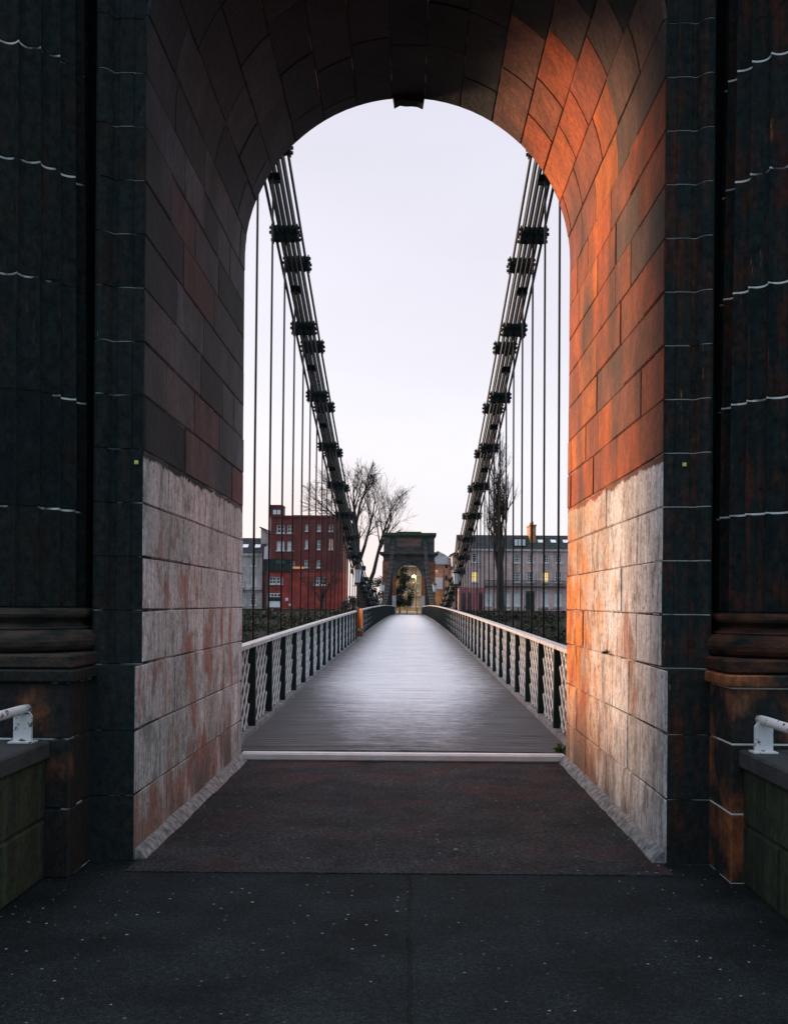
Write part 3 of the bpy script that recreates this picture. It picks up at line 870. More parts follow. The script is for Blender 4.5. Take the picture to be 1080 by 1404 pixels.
RL = 1.83                                   # railing line
def railing(side):
    t = thing('bridge_railing', 'white lattice and dark green iron railing along the %s edge of the footbridge' % ('right' if side > 0 else 'left'), 'railing', (side * RL, YA, 0))
    L = Vector((side * RL, YA, 0))
    def sweep(name, x0, x1, za, zb, mat, n=40):
        bm = bmesh.new(); rows = []
        for i in range(n + 1):
            y = YA + 0.02 + (YB - YA - 0.04) * i / n
            k = kz(y)
            rows.append([bm.verts.new(p) for p in ((side * x0, y, k + za), (side * x1, y, k + za), (side * x1, y, k + zb), (side * x0, y, k + zb))])
        for a, b in zip(rows, rows[1:]):
            for k in range(4): bm.faces.new((a[k], a[(k + 1) % 4], b[(k + 1) % 4], b[k]))
        bm.faces.new(rows[0]); bm.faces.new(list(reversed(rows[-1])))
        bmesh.ops.recalc_face_normals(bm, faces=bm.faces)
        return obj(name, bm, mat, t)
    sweep('top_rail', RL - 0.07, RL + 0.05, 0.96, 1.005, MAT['rail_grey'])
    sweep('kerb', RL - 0.06, RL + 0.06, -0.25, 0.0, MAT['kerb'])
    sweep('back_panel', RL + 0.035, RL + 0.05, 0.003, 0.958, MAT['green_iron'])
    # one lattice panel, then copies
    def lat():
        bm = bmesh.new()
        H, Ln, sp = 0.94, 1.06, 0.235
        for sgn in (1, -1):
            k = -6
            while k < 8:
                z0 = k * sp + (0.06 if sgn > 0 else 0.02); k += 1
                # diagonal at about 40 degrees, clipped to the panel
                y0, y1 = -Ln / 2, Ln / 2
                za, zb = (z0, z0 + 0.92) if sgn > 0 else (z0 + 0.92, z0)
                # clip against 0..H
                def cl(ya, za, yb, zb):
                    pts = []
                    ts = [0, 1]
                    for lim in (0, H):
                        if (za - lim) * (zb - lim) < 0: ts.append((lim - za) / (zb - za))
                    ts = sorted(ts)
                    seg = [(ya + (yb - ya) * q, za + (zb - za) * q, q) for q in ts]
                    for a, b in zip(seg, seg[1:]):
                        m = (a[1] + b[1]) / 2
                        if 0 < m < H: return a, b
                    return None
                c = cl(y0, za, y1, zb)
                if not c: continue
                a, b = c
                if math.hypot(a[0] - b[0], a[1] - b[1]) < 0.08: continue
                x = 0.0 if sgn > 0 else 0.020
                bar(bm, (side * x, a[0], a[1]), (side * x, b[0], b[1]), 0.011, 0.025, up=Vector((0, 0, 1)))
        return bm
    p0 = obj('lattice_panel', lat(), MAT['white_iron'], t, local=True)
    post = bmesh.new(); box(post, -0.048 if side > 0 else -0.030, 0.030 if side > 0 else 0.048, -0.03, 0.03, 0.003, 0.956)
    q0 = obj('post', post, MAT['green_iron'], t, local=True)
    y = 11.35; k = 0
    while y < YB - 0.6:
        loc = Vector((0, y - YA, kz(y) + 0.01)); loq = Vector((0, y + 0.73 - YA, kz(y)))
        if k == 0: p0.location = loc; q0.location = loq
        else: copy_of(p0, t, loc); copy_of(q0, t, loq)
        y += 1.46; k += 1
MAT['kerb'] = mottled('grey_kerb_iron', (0.10, 0.105, 0.11), (0.28, 0.28, 0.29), 5, 0.7, bump=0.3)
MAT['rail_grey'] = chipped('worn_grey_white_top_rail', (0.40, 0.41, 0.43), (0.11, 0.11, 0.11), 0.57, 9)
railing(-1); railing(1)

# suspension chains
CL = 2.10
def zc(y): return 0.80 + 8.94 * ((YM - y) / ((YB - YA) / 2)) ** 2
TIER = 0.40
def chain(side):
    t = thing('suspension_chain', 'dark iron suspension chain of flat bars and bolted clamps hanging over the %s railing' % ('right' if side > 0 else 'left'), 'suspension chain', (side * CL, YA, 9.5))
    O = Vector((side * CL, YA, 9.5))
    def clamp_bm():
        bm = bmesh.new()
        box(bm, -0.20, 0.20, -0.145, 0.145, -0.075, 0.075, bev=0.012)
        for s in (-1, 1):
            box(bm, s * 0.201, s * 0.226, -0.155, 0.155, -0.095, 0.095, bev=0.006)
            for yy in (-0.105, 0.105):
                for zz in (-0.045, 0.045):
                    tube(bm, [(s * 0.226, yy, zz), (s * 0.256, yy, zz)], 0.028, 6)
        for xx in (-0.13, 0, 0.13):
            for yy in (-0.09, 0.09):
                tube(bm, [(xx, yy, -0.105), (xx, yy, 0.105)], 0.022, 6)
        return bm
    first = [None]
    for tier in (0, 1):
        dz = tier * TIER
        ys = []
        y = 11.0 - 3.05 + tier * 1.525
        while y < YB + 1.5: ys.append(y); y += 3.05
        ys = [max(YA + 0.01, min(YB - 0.01, v)) for v in ys]
        ys = sorted(set(ys))
        for a, b in zip(ys, ys[1:]):
            bm = bmesh.new()
            za, zb = zc(a) + dz, zc(b) + dz
            for i in range(5):
                x = side * CL + (i - 2) * 0.084 - side * 0.035 * tier
                bar(bm, (x, a, za), (x, b, zb), 0.031, 0.085)
            ym = a + (b - a) * 0.55; zm = za + (zb - za) * 0.55
            if b - a > 2 and tier == 0:
                box(bm, side * CL - 0.10, side * CL + 0.10, ym - 0.07, ym + 0.07, zm - 0.06, zm + 0.06)
            obj('link', bm, MAT['chain_iron'], t)
        for yj in ys[1:-1]:
            sl_ = math.atan2(zc(yj + 0.1) - zc(yj - 0.1), 0.2)
            loc = Vector((side * (CL - 0.035 * tier), yj, zc(yj) + dz)) - O
            if first[0] is None:
                c = obj('clamp', clamp_bm(), MAT['chain_iron'], t, local=True); c.location = loc; first[0] = c
            else: c = copy_of(first[0], t, loc)
            c.rotation_euler = (sl_, 0, 0)
            bm = bmesh.new()
            tube(bm, [(side * (CL - 0.0), yj, zc(yj) + dz - 0.05), (side * (CL + 0.03), yj, kz(yj) - 0.25)], 0.0165, 7)
            if zc(yj) + dz - 0.05 > kz(yj): obj('hanger', bm, MAT['hanger'], t, smooth=True)
            else: bm.free()
chain(-1); chain(1)

# lamp posts on the bridge
MAT['lantern_glass'] = mottled('milky_lantern_glass', (0.62, 0.63, 0.65), (0.75, 0.76, 0.77), 12, 0.25)
def lamp(side, y, label):
    x = side * 1.98
    z0 = kz(y) - 0.2
    t = thing('lamp_post', label, 'lamp post', (x, y, z0), 'lamp posts along the footbridge')
    bm = bmesh.new()
    lathe(bm, [(0.07, 0), (0.075, 0.35), (0.055, 0.40), (0.045, 1.2), (0.06, 1.24), (0.035, 1.3), (0.03, 2.18), (0.055, 2.21), (0.03, 2.25)], x, y, 12, z0)
    tube(bm, [(x - 0.2, y, z0 + 2.12), (x + 0.2, y, z0 + 2.12)], 0.016, 6)
    obj('post', bm, MAT['chain_iron'], t, smooth=False)
    bm = bmesh.new()
    zz = z0 + 2.25
    lathe(bm, [(0.10, 0.0), (0.17, 0.50), (0.17, 0.52)], x, y, 6, zz)
    ln = obj('lantern', bm, MAT['lantern_glass'], t)
    bm = bmesh.new()
    lathe(bm, [(0.22, 0.521), (0.21, 0.55), (0.09, 0.68), (0.05, 0.70), (0.05, 0.75), (0.015, 0.83)], x, y, 6, zz)
    for k in range(6):
        a = 2 * PI * k / 6
        bar(bm, (x + 0.104 * math.cos(a), y + 0.104 * math.sin(a), zz), (x + 0.174 * math.cos(a), y + 0.174 * math.sin(a), zz + 0.52), 0.014, 0.014)
    box(bm, x - 0.11, x + 0.11, y - 0.11, y + 0.11, zz - 0.03, zz - 0.002)
    obj('lantern_frame', bm, MAT['green_iron'], ln)
lamp(-1, 39.5, 'black lamp post with white lantern on the left railing, the nearer left one')
lamp(1, 41.5, 'black lamp post with white lantern on the right railing, the nearer right one')
lamp(-1, 77, 'black lamp post with white lantern on the left railing, the one near the far tower')
lamp(1, 77, 'black lamp post with white lantern on the right railing, the one near the far tower')

# lifebuoy
MAT['orange'] = mottled('orange_lifebuoy_plastic', (0.75, 0.17, 0.025), (0.85, 0.25, 0.05), 4, 0.45)
MAT['white_tape'] = mottled('white_tape', (0.7, 0.7, 0.7), (0.8, 0.8, 0.8), 4, 0.5)
MAT['brown_wood'] = mottled('brown_board', (0.10, 0.045, 0.025), (0.18, 0.085, 0.045), 6, 0.7)
yl = 35.5
t = thing('lifebuoy', 'bright orange lifebuoy on a brown backboard fixed to the left railing', 'lifebuoy', (-RL + 0.12, yl, kz(yl)))
bm = bmesh.new()
cx_, cz_ = -RL + 0.17, kz(yl) + 0.72
Rm, rm_ = 0.29, 0.075
ring = []
for i in range(32):
    a = 2 * PI * i / 32
    ring.append([bm.verts.new((cx_ + rm_ * math.cos(b), yl + (Rm + rm_ * math.sin(b)) * math.cos(a), cz_ + (Rm + rm_ * math.sin(b)) * math.sin(a))) for b in [2 * PI * j / 10 for j in range(10)]])
for i in range(32):
    for j in range(10): bm.faces.new((ring[i][j], ring[i][(j + 1) % 10], ring[(i + 1) % 32][(j + 1) % 10], ring[(i + 1) % 32][j]))
bmesh.ops.recalc_face_normals(bm, faces=bm.faces)
rb = obj('ring', bm, MAT['orange'], t, smooth=True)
bm = bmesh.new(); box(bm, -RL + 0.03, -RL + 0.085, yl - 0.38, yl + 0.38, kz(yl) + 0.12, kz(yl) + 1.12, bev=0.01)
obj('backboard', bm, MAT['brown_wood'], t)
bm = bmesh.new(); box(bm, -RL + 0.088, -RL + 0.26, yl - 0.3, yl + 0.3, kz(yl) + 0.10, kz(yl) + 0.30, bev=0.02)
obj('rope_box', bm, MAT['brown_wood'], t)

# ------------------------------------------------------------------ far tower
FT = 132.0
MAT['ft_dark'] = mottled('far_tower_dark_stone', (0.045, 0.05, 0.05), (0.12, 0.095, 0.085), 0.8, 0.85, (1, 1, 2.5))
MAT['ft_red'] = mottled('far_tower_red_stone', (0.13, 0.055, 0.04), (0.34, 0.12, 0.07), 1.3, 0.85, (1, 1, 1.6))
MAT['ft_panel'] = mottled('far_tower_panel_stone', (0.09, 0.075, 0.07), (0.26, 0.12, 0.09), 1.0, 0.85, (0.6, 1, 2))
MAT['ft_moss'] = mottled('far_tower_mossy_coping', (0.035, 0.05, 0.033), (0.075, 0.09, 0.06), 1.2, 0.9)
MAT['ft_white'] = mottled('far_tower_whitewash', (0.34, 0.30, 0.31), (0.55, 0.50, 0.52), 1.5, 0.85, (1, 1, 0.6))
far = thing('bridge_tower', 'distant dark stone bridge tower with round arch at the far end of the footbridge', 'bridge tower', (0, FT, 0))
for s in (-1, 1):
    bm = bmesh.new()
    box(bm, s * HW, s * 3.4, FT, FT + 3.9, -0.5, 2.6)
    box(bm, s * (HW - 0.05), s * 3.45, FT - 0.08, FT + 3.98, -0.5, 0.75)
    obj('pier_base', bm, MAT['ft_white'], far)
for s in (-1, 1):
    bm = bmesh.new()
    box(bm, s * HW, s * 3.4, FT, FT + 3.9, 2.603, 5.21)
    obj('pier', bm, MAT['ft_red'], far)
    bm = bmesh.new()
    box(bm, s * 2.55, s * 3.46, FT - 0.09, FT - 0.003, 0.76, 7.1)
    obj('pilaster', bm, MAT['ft_red'], far)
bm = bmesh.new()
arch_mass(bm, HW, 5.213, 3.4, 7.2, FT, FT + 3.9, 24)
# raised archivolt
for i in range(24):
    t0, t1 = PI * i / 24, PI * (i + 1) / 24
    q = [(1.7 * math.cos(t0), 5.215 + 1.7 * math.sin(t0)), (2.1 * math.cos(t0), 5.215 + 2.1 * math.sin(t0)), (2.1 * math.cos(t1), 5.215 + 2.1 * math.sin(t1)), (1.7 * math.cos(t1), 5.215 + 1.7 * math.sin(t1))]
    q = [(x, min(z, 7.19)) for x, z in q]
    a = [bm.verts.new((x, FT - 0.06, z)) for x, z in q]; b = [bm.verts.new((x, FT - 0.004, z)) for x, z in q]
    bm.faces.new(a); bm.faces.new((a[0], b[0], b[3], a[3])); bm.faces.new((a[1], a[2], b[2], b[1]))
bmesh.ops.recalc_face_normals(bm, faces=bm.faces)
obj('spandrel', bm, MAT['ft_dark'], far)
top_works(far, -1, FT + 0.0, FT + 3.9, [MAT['ft_dark'], MAT['ft_dark'], MAT['ft_dark'], MAT['ft_panel'], MAT['ft_moss']], True)
bm = bmesh.new()
prism(bm, [(-0.16, FT - 0.16), (0.16, FT - 0.16), (0.2, FT - 0.005), (-0.2, FT - 0.005)], 6.72, 7.19)
obj('keystone', bm, MAT['ft_dark'], far)

# ------------------------------------------------------------------ river, banks, far ground
def water():
    m = M('river_water', 0.12, 0.5)
    m.color(m.ramp(m.noise(0.2, 4), (0.3, (0.012, 0.018, 0.016)), (0.7, (0.02, 0.028, 0.024))))
    m.bump(m.noise(1.2, 5, (1, 0.4, 1)), 0.35, 0.2)
    return m.m
MAT['water'] = water()
bm = bmesh.new(); sheet(bm, -900, 900, Y1 + 0.02, 122, -5.2); struct('river', bm, MAT['water'])
MAT['bank'] = mottled('bank_soil_and_grass', (0.010, 0.012, 0.008), (0.026, 0.027, 0.017), 0.6, 0.95, bump=0.8, bscale=6)
MAT['far_ground'] = mottled('far_street_surface', (0.06, 0.06, 0.062), (0.11, 0.105, 0.105), 0.5, 0.9)
bm = bmesh.new()
ys_ = [(112, -6), (117, -4.6), (124, -2.6), (131, -0.6), (135, 0.05)]
xs_ = [-600 + 20 * i for i in range(61)]
rg = random.Random(3); rows = []
for y, z in ys_:
    rows.append([bm.verts.new((x, y, z + (rg.uniform(-0.25, 0.25) if z > -5 and y < 134 else 0))) for x in xs_])
for a, b in zip(rows, rows[1:]):
    for i in range(len(xs_) - 1): bm.faces.new((a[i], a[i + 1], b[i + 1], b[i]))
struct('riverbank', bm, MAT['bank'])
bm = bmesh.new(); sheet(bm, -3000, 3000, 135, 5000, 0.05); struct('ground', bm, MAT['far_ground'])
bm = bmesh.new(); box(bm, -3.4, 3.4, 130.0, 175, -0.6, 0.09); struct('street', bm, MAT['far_ground'])

# leafy scrub made of many small leaf faces
def leaf(bm, p, s, rg):
    n = Vector((rg.gauss(0, 1), rg.gauss(0, 1), rg.gauss(0, 1) + 0.4)).normalized()
    u = n.orthogonal().normalized(); v = n.cross(u)
    a = rg.uniform(0, 2 * PI); u, v = u * math.cos(a) + v * math.sin(a), v * math.cos(a) - u * math.sin(a)
    bm.faces.new([bm.verts.new(p + u * s), bm.verts.new(p + v * s * 0.55), bm.verts.new(p - u * s), bm.verts.new(p - v * s * 0.55)])
def leaf_mat(name, a, b, rough=0.7):
    m = M(name, rough, 0.3)
    m.color(m.ramp(m.noise(0.9, 5), (0.3, a), (0.7, b)))
    return m.m
MAT['scrub'] = leaf_mat('bank_scrub_leaves', (0.016, 0.020, 0.011), (0.060, 0.058, 0.032))
MAT['evergreen'] = leaf_mat('dark_evergreen_leaves', (0.012, 0.022, 0.018), (0.035, 0.05, 0.035))
MAT['bark'] = mottled('dark_wet_bark', (0.022, 0.020, 0.020), (0.055, 0.046, 0.043), 2, 0.9, (1, 1, 0.3))
MAT['twig'] = mottled('brown_twig_bark', (0.035, 0.027, 0.025), (0.07, 0.052, 0.048), 2, 0.9)
def zb(y):
    for (ya, za), (yb, zb_) in zip(ys_, ys_[1:]):
        if ya <= y <= yb: return za + (zb_ - za) * (y - ya) / (yb - ya)
    return 0.05
rg = random.Random(8)
bm = bmesh.new()
for k in range(620):
    x = rg.uniform(-34, 34); y = rg.uniform(118, 134.5)
    if abs(x) < 3.9: continue
    r = rg.uniform(0.5, 1.35); zz = zb(y)
    for i in range(int(110 * r)):
        d = Vector((rg.gauss(0, 0.5), rg.gauss(0, 0.5), abs(rg.gauss(0, 0.42)))) * r
        leaf(bm, Vector((x, y, zz)) + d, rg.uniform(0.08, 0.2), rg)
struct('bank_undergrowth', bm, MAT['scrub'], 'stuff')

def shrub(name, label, cat, c, rx, rz, n, mat, seed, trunk=False, group=None):
    rg = random.Random(seed)
    t = thing(name, label, cat, c, group)
    c = Vector(c)
    lobes = []
    for _ in range(34):
        h = rg.uniform(0.2, 0.95)
        w_ = math.sin(PI * (0.12 + 0.83 * h)) ** 0.7
        lobes.append((Vector((rg.uniform(-1, 1) * rx * w_, rg.uniform(-0.8, 0.8) * rx * w_, h * rz)), rg.uniform(0.14, 0.38)))
    bm = bmesh.new()
    for i in range(n):
        o, s = rg.choice(lobes)
        d = Vector((rg.gauss(0, 1), rg.gauss(0, 1), rg.gauss(0, 0.9)))
        d = d * 0.62 * s * rx
        p = c + o + d
        if p.z < c.z: continue
        leaf(bm, p, rg.uniform(0.07, 0.16), rg)
    obj('crown', bm, mat, t)
    bm = bmesh.new()
    tube(bm, [c, c + Vector((0.05, 0, rz * 0.4)), c + Vector((-0.05, 0, rz * 0.75))], [0.16, 0.11, 0.03], 6)
    for o, s in lobes[:6]:
        tube(bm, [c + Vector((0, 0, rz * 0.25)), c + o * 0.6 + Vector((0, 0, 0.1)), c + o], [0.07, 0.05, 0.02], 5)
    obj('trunk', bm, MAT['bark'], t)
    return t

# ------------------------------------------------------------------ bare trees
def bare_tree(name, label, base, stems, seed, levels, up, rmin=0.02, group=None, mat_t=None, mat_c=None, spread=(14, 34), kids=(4, 5)):
    """stems: list of (path points, r0, r1); every stem carries recursive twigs"""
    rg = random.Random(seed)
    t = thing(name, label, 'tree', base, group)
    bt, bc = bmesh.new(), bmesh.new()
    def grow(p, d, L, r, lev):
        seg = 4 if lev > 1 else 3
        pts, rs = [p.copy()], [r]
        q = p.copy(); dd = d.copy()
        for i in range(seg):
            dd = (dd + Vector((rg.gauss(0, 0.075), rg.gauss(0, 0.075), rg.gauss(0.0, 0.05) + up))).normalized()
            q = q + dd * (L / seg); pts.append(q.copy()); rs.append(max(rmin * 0.7, r * (1 - 0.72 * (i + 1) / seg)))
        tube(bc, pts, rs, 4 if lev < 2 else 5, cap=False)
        if lev <= 0: return
        nk = rg.randint(*kids)
        for k in range(nk):
            f = 0.25 + 0.75 * (k + rg.random()) / nk
            i = min(seg - 1, int(f * seg)); ff = f * seg - i
            pp = pts[i].lerp(pts[i + 1], ff); rr = rs[i] * (1 - ff) + rs[i + 1] * ff
            base_d = (pts[i + 1] - pts[i]).normalized()
            ax = base_d.orthogonal().normalized(); ax.rotate(Matrix.Rotation(rg.uniform(0, 2 * PI), 3, base_d))
            nd = base_d.copy(); nd.rotate(Matrix.Rotation(R(rg.uniform(*spread)), 3, ax))
            grow(pp, nd, L * rg.uniform(0.6, 0.88) * (1.1 - 0.35 * f), max(rmin, rr * 0.62), lev - 1)
    for path, r0, r1, lev, nk in stems:
        pts = [Vector(p) for p in path]
        n = len(pts)
        rs = [r0 + (r1 - r0) * i / (n - 1) for i in range(n)]
        tube(bt, pts, rs, 8)
        for k in range(nk):
            f = 0.35 + 0.65 * (k + rg.random()) / nk
            x = f * (n - 1); i = min(n - 2, int(x)); ff = x - i
            pp = pts[i].lerp(pts[i + 1], ff); rr = rs[i] * (1 - ff) + rs[i + 1] * ff
            bd = (pts[i + 1] - pts[i]).normalized()
            ax = bd.orthogonal().normalized(); ax.rotate(Matrix.Rotation(rg.uniform(0, 2 * PI), 3, bd))
            nd = bd.copy(); nd.rotate(Matrix.Rotation(R(rg.uniform(*spread)), 3, ax))
            L = min(4.2, (pts[-1] - pts[0]).length * rg.uniform(0.28, 0.45))
            grow(pp, nd, L, max(rmin, rr * 0.6), lev)
        grow(pts[-1], (pts[-1] - pts[-2]).normalized(), min(3.4, (pts[-1] - pts[0]).length * 0.35), r1, lev)
    obj('trunk', bt, mat_t or MAT['bark'], t)
    obj('crown', bc, mat_c or MAT['twig'], t)
    return t

D = 141
def path(*pp, d=D, jit=0, seed=0):
    rg = random.Random(seed)
    return [at(x, y, d + (rg.uniform(-jit, jit) if i else 0)) for i, (x, y) in enumerate(pp)]
bare_tree('bare_tree', 'large leafless winter tree with spreading branches beside the red building, left of far tower', at(497, 842, D),
    [(path((497, 842), (495, 812), (491, 775), (489, 735), (487, 712), (485, 692)), 0.55, 0.16, 3, 9),
     (path((491, 775), (500, 748), (507, 722), (512, 700), jit=2, seed=1), 0.28, 0.10, 3, 8),
     (path((489, 745), (475, 722), (460, 708), (440, 692), jit=2, seed=2), 0.22, 0.07, 3, 8),
     (path((490, 735), (482, 705), (470, 684), (464, 672), jit=3, seed=3), 0.22, 0.08, 3, 8),
     (path((500, 815), (512, 785), (519, 755), (525, 732), (531, 714), jit=1, seed=4), 0.34, 0.10, 3, 8),
     (path((519, 755), (528, 735), (536, 712), (541, 700), jit=2, seed=5), 0.15, 0.06, 3, 6),
     (path((488, 720), (494, 690), (500, 675), (502, 664), jit=2, seed=6), 0.20, 0.07, 3, 8)],
    21, 4, 0.06, spread=(16, 38), kids=(3, 4), rmin=0.017)
bare_tree('bare_tree', 'tall narrow leafless poplar in front of the right-hand grey terrace', at(686, 850, 139),
    [(path((686, 850), (686, 800), (685, 760), (684, 720), (683, 690), (682, 655), d=139), 0.62, 0.07, 2, 16),
     (path((685, 790), (690, 755), (693, 725), (695, 700), d=139), 0.24, 0.06, 2, 7),
     (path((686, 800), (680, 765), (677, 735), (676, 712), d=139), 0.26, 0.06, 2, 7),
     (path((686, 760), (688, 720), (690, 690), d=139), 0.18, 0.05, 2, 6)],
    5, 2, 0.16, spread=(10, 24), kids=(4, 6))
bare_tree('bare_tree', 'small leafless tree against the shaded wall of the red building', at(440, 846, 143),
    [(path((440, 846), (441, 825), (443, 805), d=143), 0.2, 0.08, 2, 6), (path((441, 825), (450, 805), (455, 795), d=143), 0.12, 0.05, 2, 4),
     (path((441, 828), (430, 808), (425, 800), d=143), 0.12, 0.05, 2, 4)], 9, 2, 0.05, spread=(25, 50))
shrub('evergreen_bush', 'dark evergreen bush between the bare tree and the far tower', 'bush', at(515, 836, 138), 1.7, 4.4, 4200, MAT['evergreen'], 4)
shrub('evergreen_bush', 'lower dark evergreen bush at the foot of the large bare tree', 'bush', at(484, 846, 139), 1.5, 2.6, 3000, MAT['evergreen'], 6)
shrub('evergreen_tree', 'round dark green tree seen through the arch of the far tower', 'tree', at(548, 842, 158), 2.0, 7.4, 7500, MAT['evergreen'], 12)

# ------------------------------------------------------------------ buildings on the far bank
def stone(name, a, b, scale=0.8, pitch=0.45):
    m = M(name, 0.85, 0.25)
    f = m.noise(scale, 6, (1, 1, 0.6))
    base = m.ramp(f, (0.3, a), (0.7, b))
    # courses of ashlar / brick in metres
    br = m.n('ShaderNodeTexBrick'); br.inputs['Scale'].default_value = 1.0
    cmb = m.n('ShaderNodeCombineXYZ'); m.l(m.x, cmb.inputs[0]); m.l(m.z, cmb.inputs[1])
    m.l(cmb.outputs[0], br.inputs['Vector'])
    br.inputs['Brick Width'].default_value = pitch * 2; br.inputs['Row Height'].default_value = pitch
    br.inputs['Mortar Size'].default_value = 0.02
    br.inputs['Color1'].default_value = (1.12, 1.1, 1.08, 1); br.inputs['Color2'].default_value = (0.8, 0.8, 0.82, 1); br.inputs['Mortar'].default_value = (0.62, 0.62, 0.62, 1)
    base = m.mix(0.75, base, br.outputs[0], 'MULTIPLY')
    stn = m.noise(1.0, 5, (1.5, 1.5, 0.18))
    base = m.mix(m.rng(stn, 0.5, 0.72, 0, 0.6), base, (0.05, 0.045, 0.045))
    m.color(base)
    return m.m
MAT['grey_stone'] = stone('grey_ashlar', (0.46, 0.42, 0.42), (0.62, 0.57, 0.58))
MAT['pink_stone'] = stone('pinkish_grey_ashlar', (0.56, 0.385, 0.375), (0.74, 0.53, 0.52))
MAT['red_brick'] = stone('dark_red_sandstone_wall', (0.11, 0.032, 0.032), (0.24, 0.062, 0.058), 0.4, 0.3)
MAT['bright_red'] = stone('bright_red_ground_floor', (0.26, 0.038, 0.038), (0.52, 0.085, 0.068), 0.9, 0.4)
MAT['rose'] = stone('rose_painted_ground_floor', (0.40, 0.11, 0.14), (0.56, 0.22, 0.25), 0.6, 0.6)
MAT['salmon'] = stone('salmon_render', (0.66, 0.34, 0.23), (0.76, 0.43, 0.31), 0.3, 3.0)
MAT['ochre'] = stone('orange_ochre_render', (0.64, 0.27, 0.08), (0.76, 0.36, 0.13), 0.4, 3.0)
MAT['white_wall'] = stone('white_harled_wall', (0.46, 0.46, 0.48), (0.58, 0.57, 0.60), 0.5, 0.5)
MAT['gold_stone'] = stone('golden_sandstone', (0.48, 0.30, 0.12), (0.66, 0.44, 0.20), 0.5, 0.5)
MAT['slate'] = mottled('dark_slate', (0.018, 0.023, 0.025), (0.045, 0.052, 0.054), 1.5, 0.9, (1, 1, 4), spec=0.1)
MAT['lead'] = mottled('grey_roof_sheet', (0.11, 0.12, 0.125), (0.17, 0.18, 0.185), 0.7, 0.6)
MAT['trim'] = mottled('pale_window_trim', (0.66, 0.65, 0.66), (0.80, 0.79, 0.80), 2, 0.6)
MAT['dark_trim'] = mottled('black_fascia', (0.012, 0.018, 0.018), (0.03, 0.04, 0.04), 2, 0.5)
MAT['green_door'] = mottled('dark_green_door', (0.012, 0.03, 0.026), (0.02, 0.045, 0.036), 2, 0.45)
MAT['shutter'] = mottled('white_shutters', (0.72, 0.71, 0.75), (0.84, 0.82, 0.86), 2, 0.6)
MAT['chim'] = mottled('orange_chimney_brick', (0.40, 0.17, 0.08), (0.55, 0.27, 0.13), 2, 0.85)
MAT['green_sheet'] = mottled('green_sheet', (0.02, 0.09, 0.06), (0.035, 0.12, 0.08), 2, 0.5)
def glass():
    m = M('dark_window_glass', 0.08, 0.6)
    m.color(m.ramp(m.noise(0.7, 2), (0.4, (0.02, 0.023, 0.026)), (0.6, (0.05, 0.055, 0.06))))
    return m.m
MAT['glass'] = glass()
def lit(name, c, s):
    m = M(name, 0.4); m.color(c)
    m.b.inputs['Emission Color'].default_value = tuple(c) + (1,); m.b.inputs['Emission Strength'].default_value = s
    return m.m
MAT['lit'] = lit('lit_window', (0.95, 0.66, 0.18), 0.8)
MAT['lit_dim'] = lit('dim_lit_window', (0.8, 0.35, 0.12), 0.25)

def wall_bm(x0, x1, y, z0, z1, holes, depth=0.25, back=9.0):
    """front wall with real openings, side, back walls and the reveals"""
    bm = bmesh.new()
    xs = sorted(set([x0, x1] + [h[0] for h in holes] + [h[1] for h in holes]))
    zs = sorted(set([z0, z1] + [h[2] for h in holes] + [h[3] for h in holes]))
    def q(*p): bm.faces.new([bm.verts.new(v) for v in p])
    for a, b in zip(xs, xs[1:]):
        for c, d in zip(zs, zs[1:]):
            mx, mz = (a + b) / 2, (c + d) / 2
            if any(h[0] < mx < h[1] and h[2] < mz < h[3] for h in holes): continue
            q((a, y, c), (b, y, c), (b, y, d), (a, y, d))
    for a, b, c, d in holes:
        q((a, y, c), (a, y, d), (a, y + depth, d), (a, y + depth, c)); q((b, y, d), (b, y, c), (b, y + depth, c), (b, y + depth, d))
        q((a, y, d), (b, y, d), (b, y + depth, d), (a, y + depth, d)); q((b, y, c), (a, y, c), (a, y + depth, c), (b, y + depth, c))
    q((x0, y + back, z0), (x0, y, z0), (x0, y, z1), (x0, y + back, z1)); q((x1, y, z0), (x1, y + back, z0), (x1, y + back, z1), (x1, y, z1))
    q((x1, y + back, z0), (x0, y + back, z0), (x0, y + back, z1), (x1, y + back, z1))
    return bm
def window(parent, a, b, c, d, y, mat_pane, cols=2, rows=4, trim=None, sill=True):
    bm = bmesh.new()
    f = 0.13
    yy, ye = y + 0.12, y + 0.2
    box(bm, a, a + f, yy, ye, c, d); box(bm, b - f, b, yy, ye, c, d)
    box(bm, a + f, b - f, yy, ye, d - f, d); box(bm, a + f, b - f, yy, ye, c, c + f)
    for i in range(1, cols):
        x = a + (b - a) * i / cols; box(bm, x - 0.04, x + 0.04, yy + 0.01, ye - 0.01, c + f, d - f)
    for i in range(1, rows):
        z = c + (d - c) * i / rows; hh = 0.05 if i * 2 == rows else 0.025
        box(bm, a + f, b - f, yy + 0.015, ye - 0.015, z - hh, z + hh)
    if sill: box(bm, a - 0.1, b + 0.1, y - 0.12, y - 0.003, c - 0.14, c)
    wo = obj('window', bm, trim or MAT['trim'], parent)
    bm = bmesh.new()
    bm.faces.new([bm.verts.new(v) for v in ((a, y + 0.21, c), (b, y + 0.21, c), (b, y + 0.21, d), (a, y + 0.21, d))])
    obj('pane', bm, mat_pane, wo, local=True)
    return wo
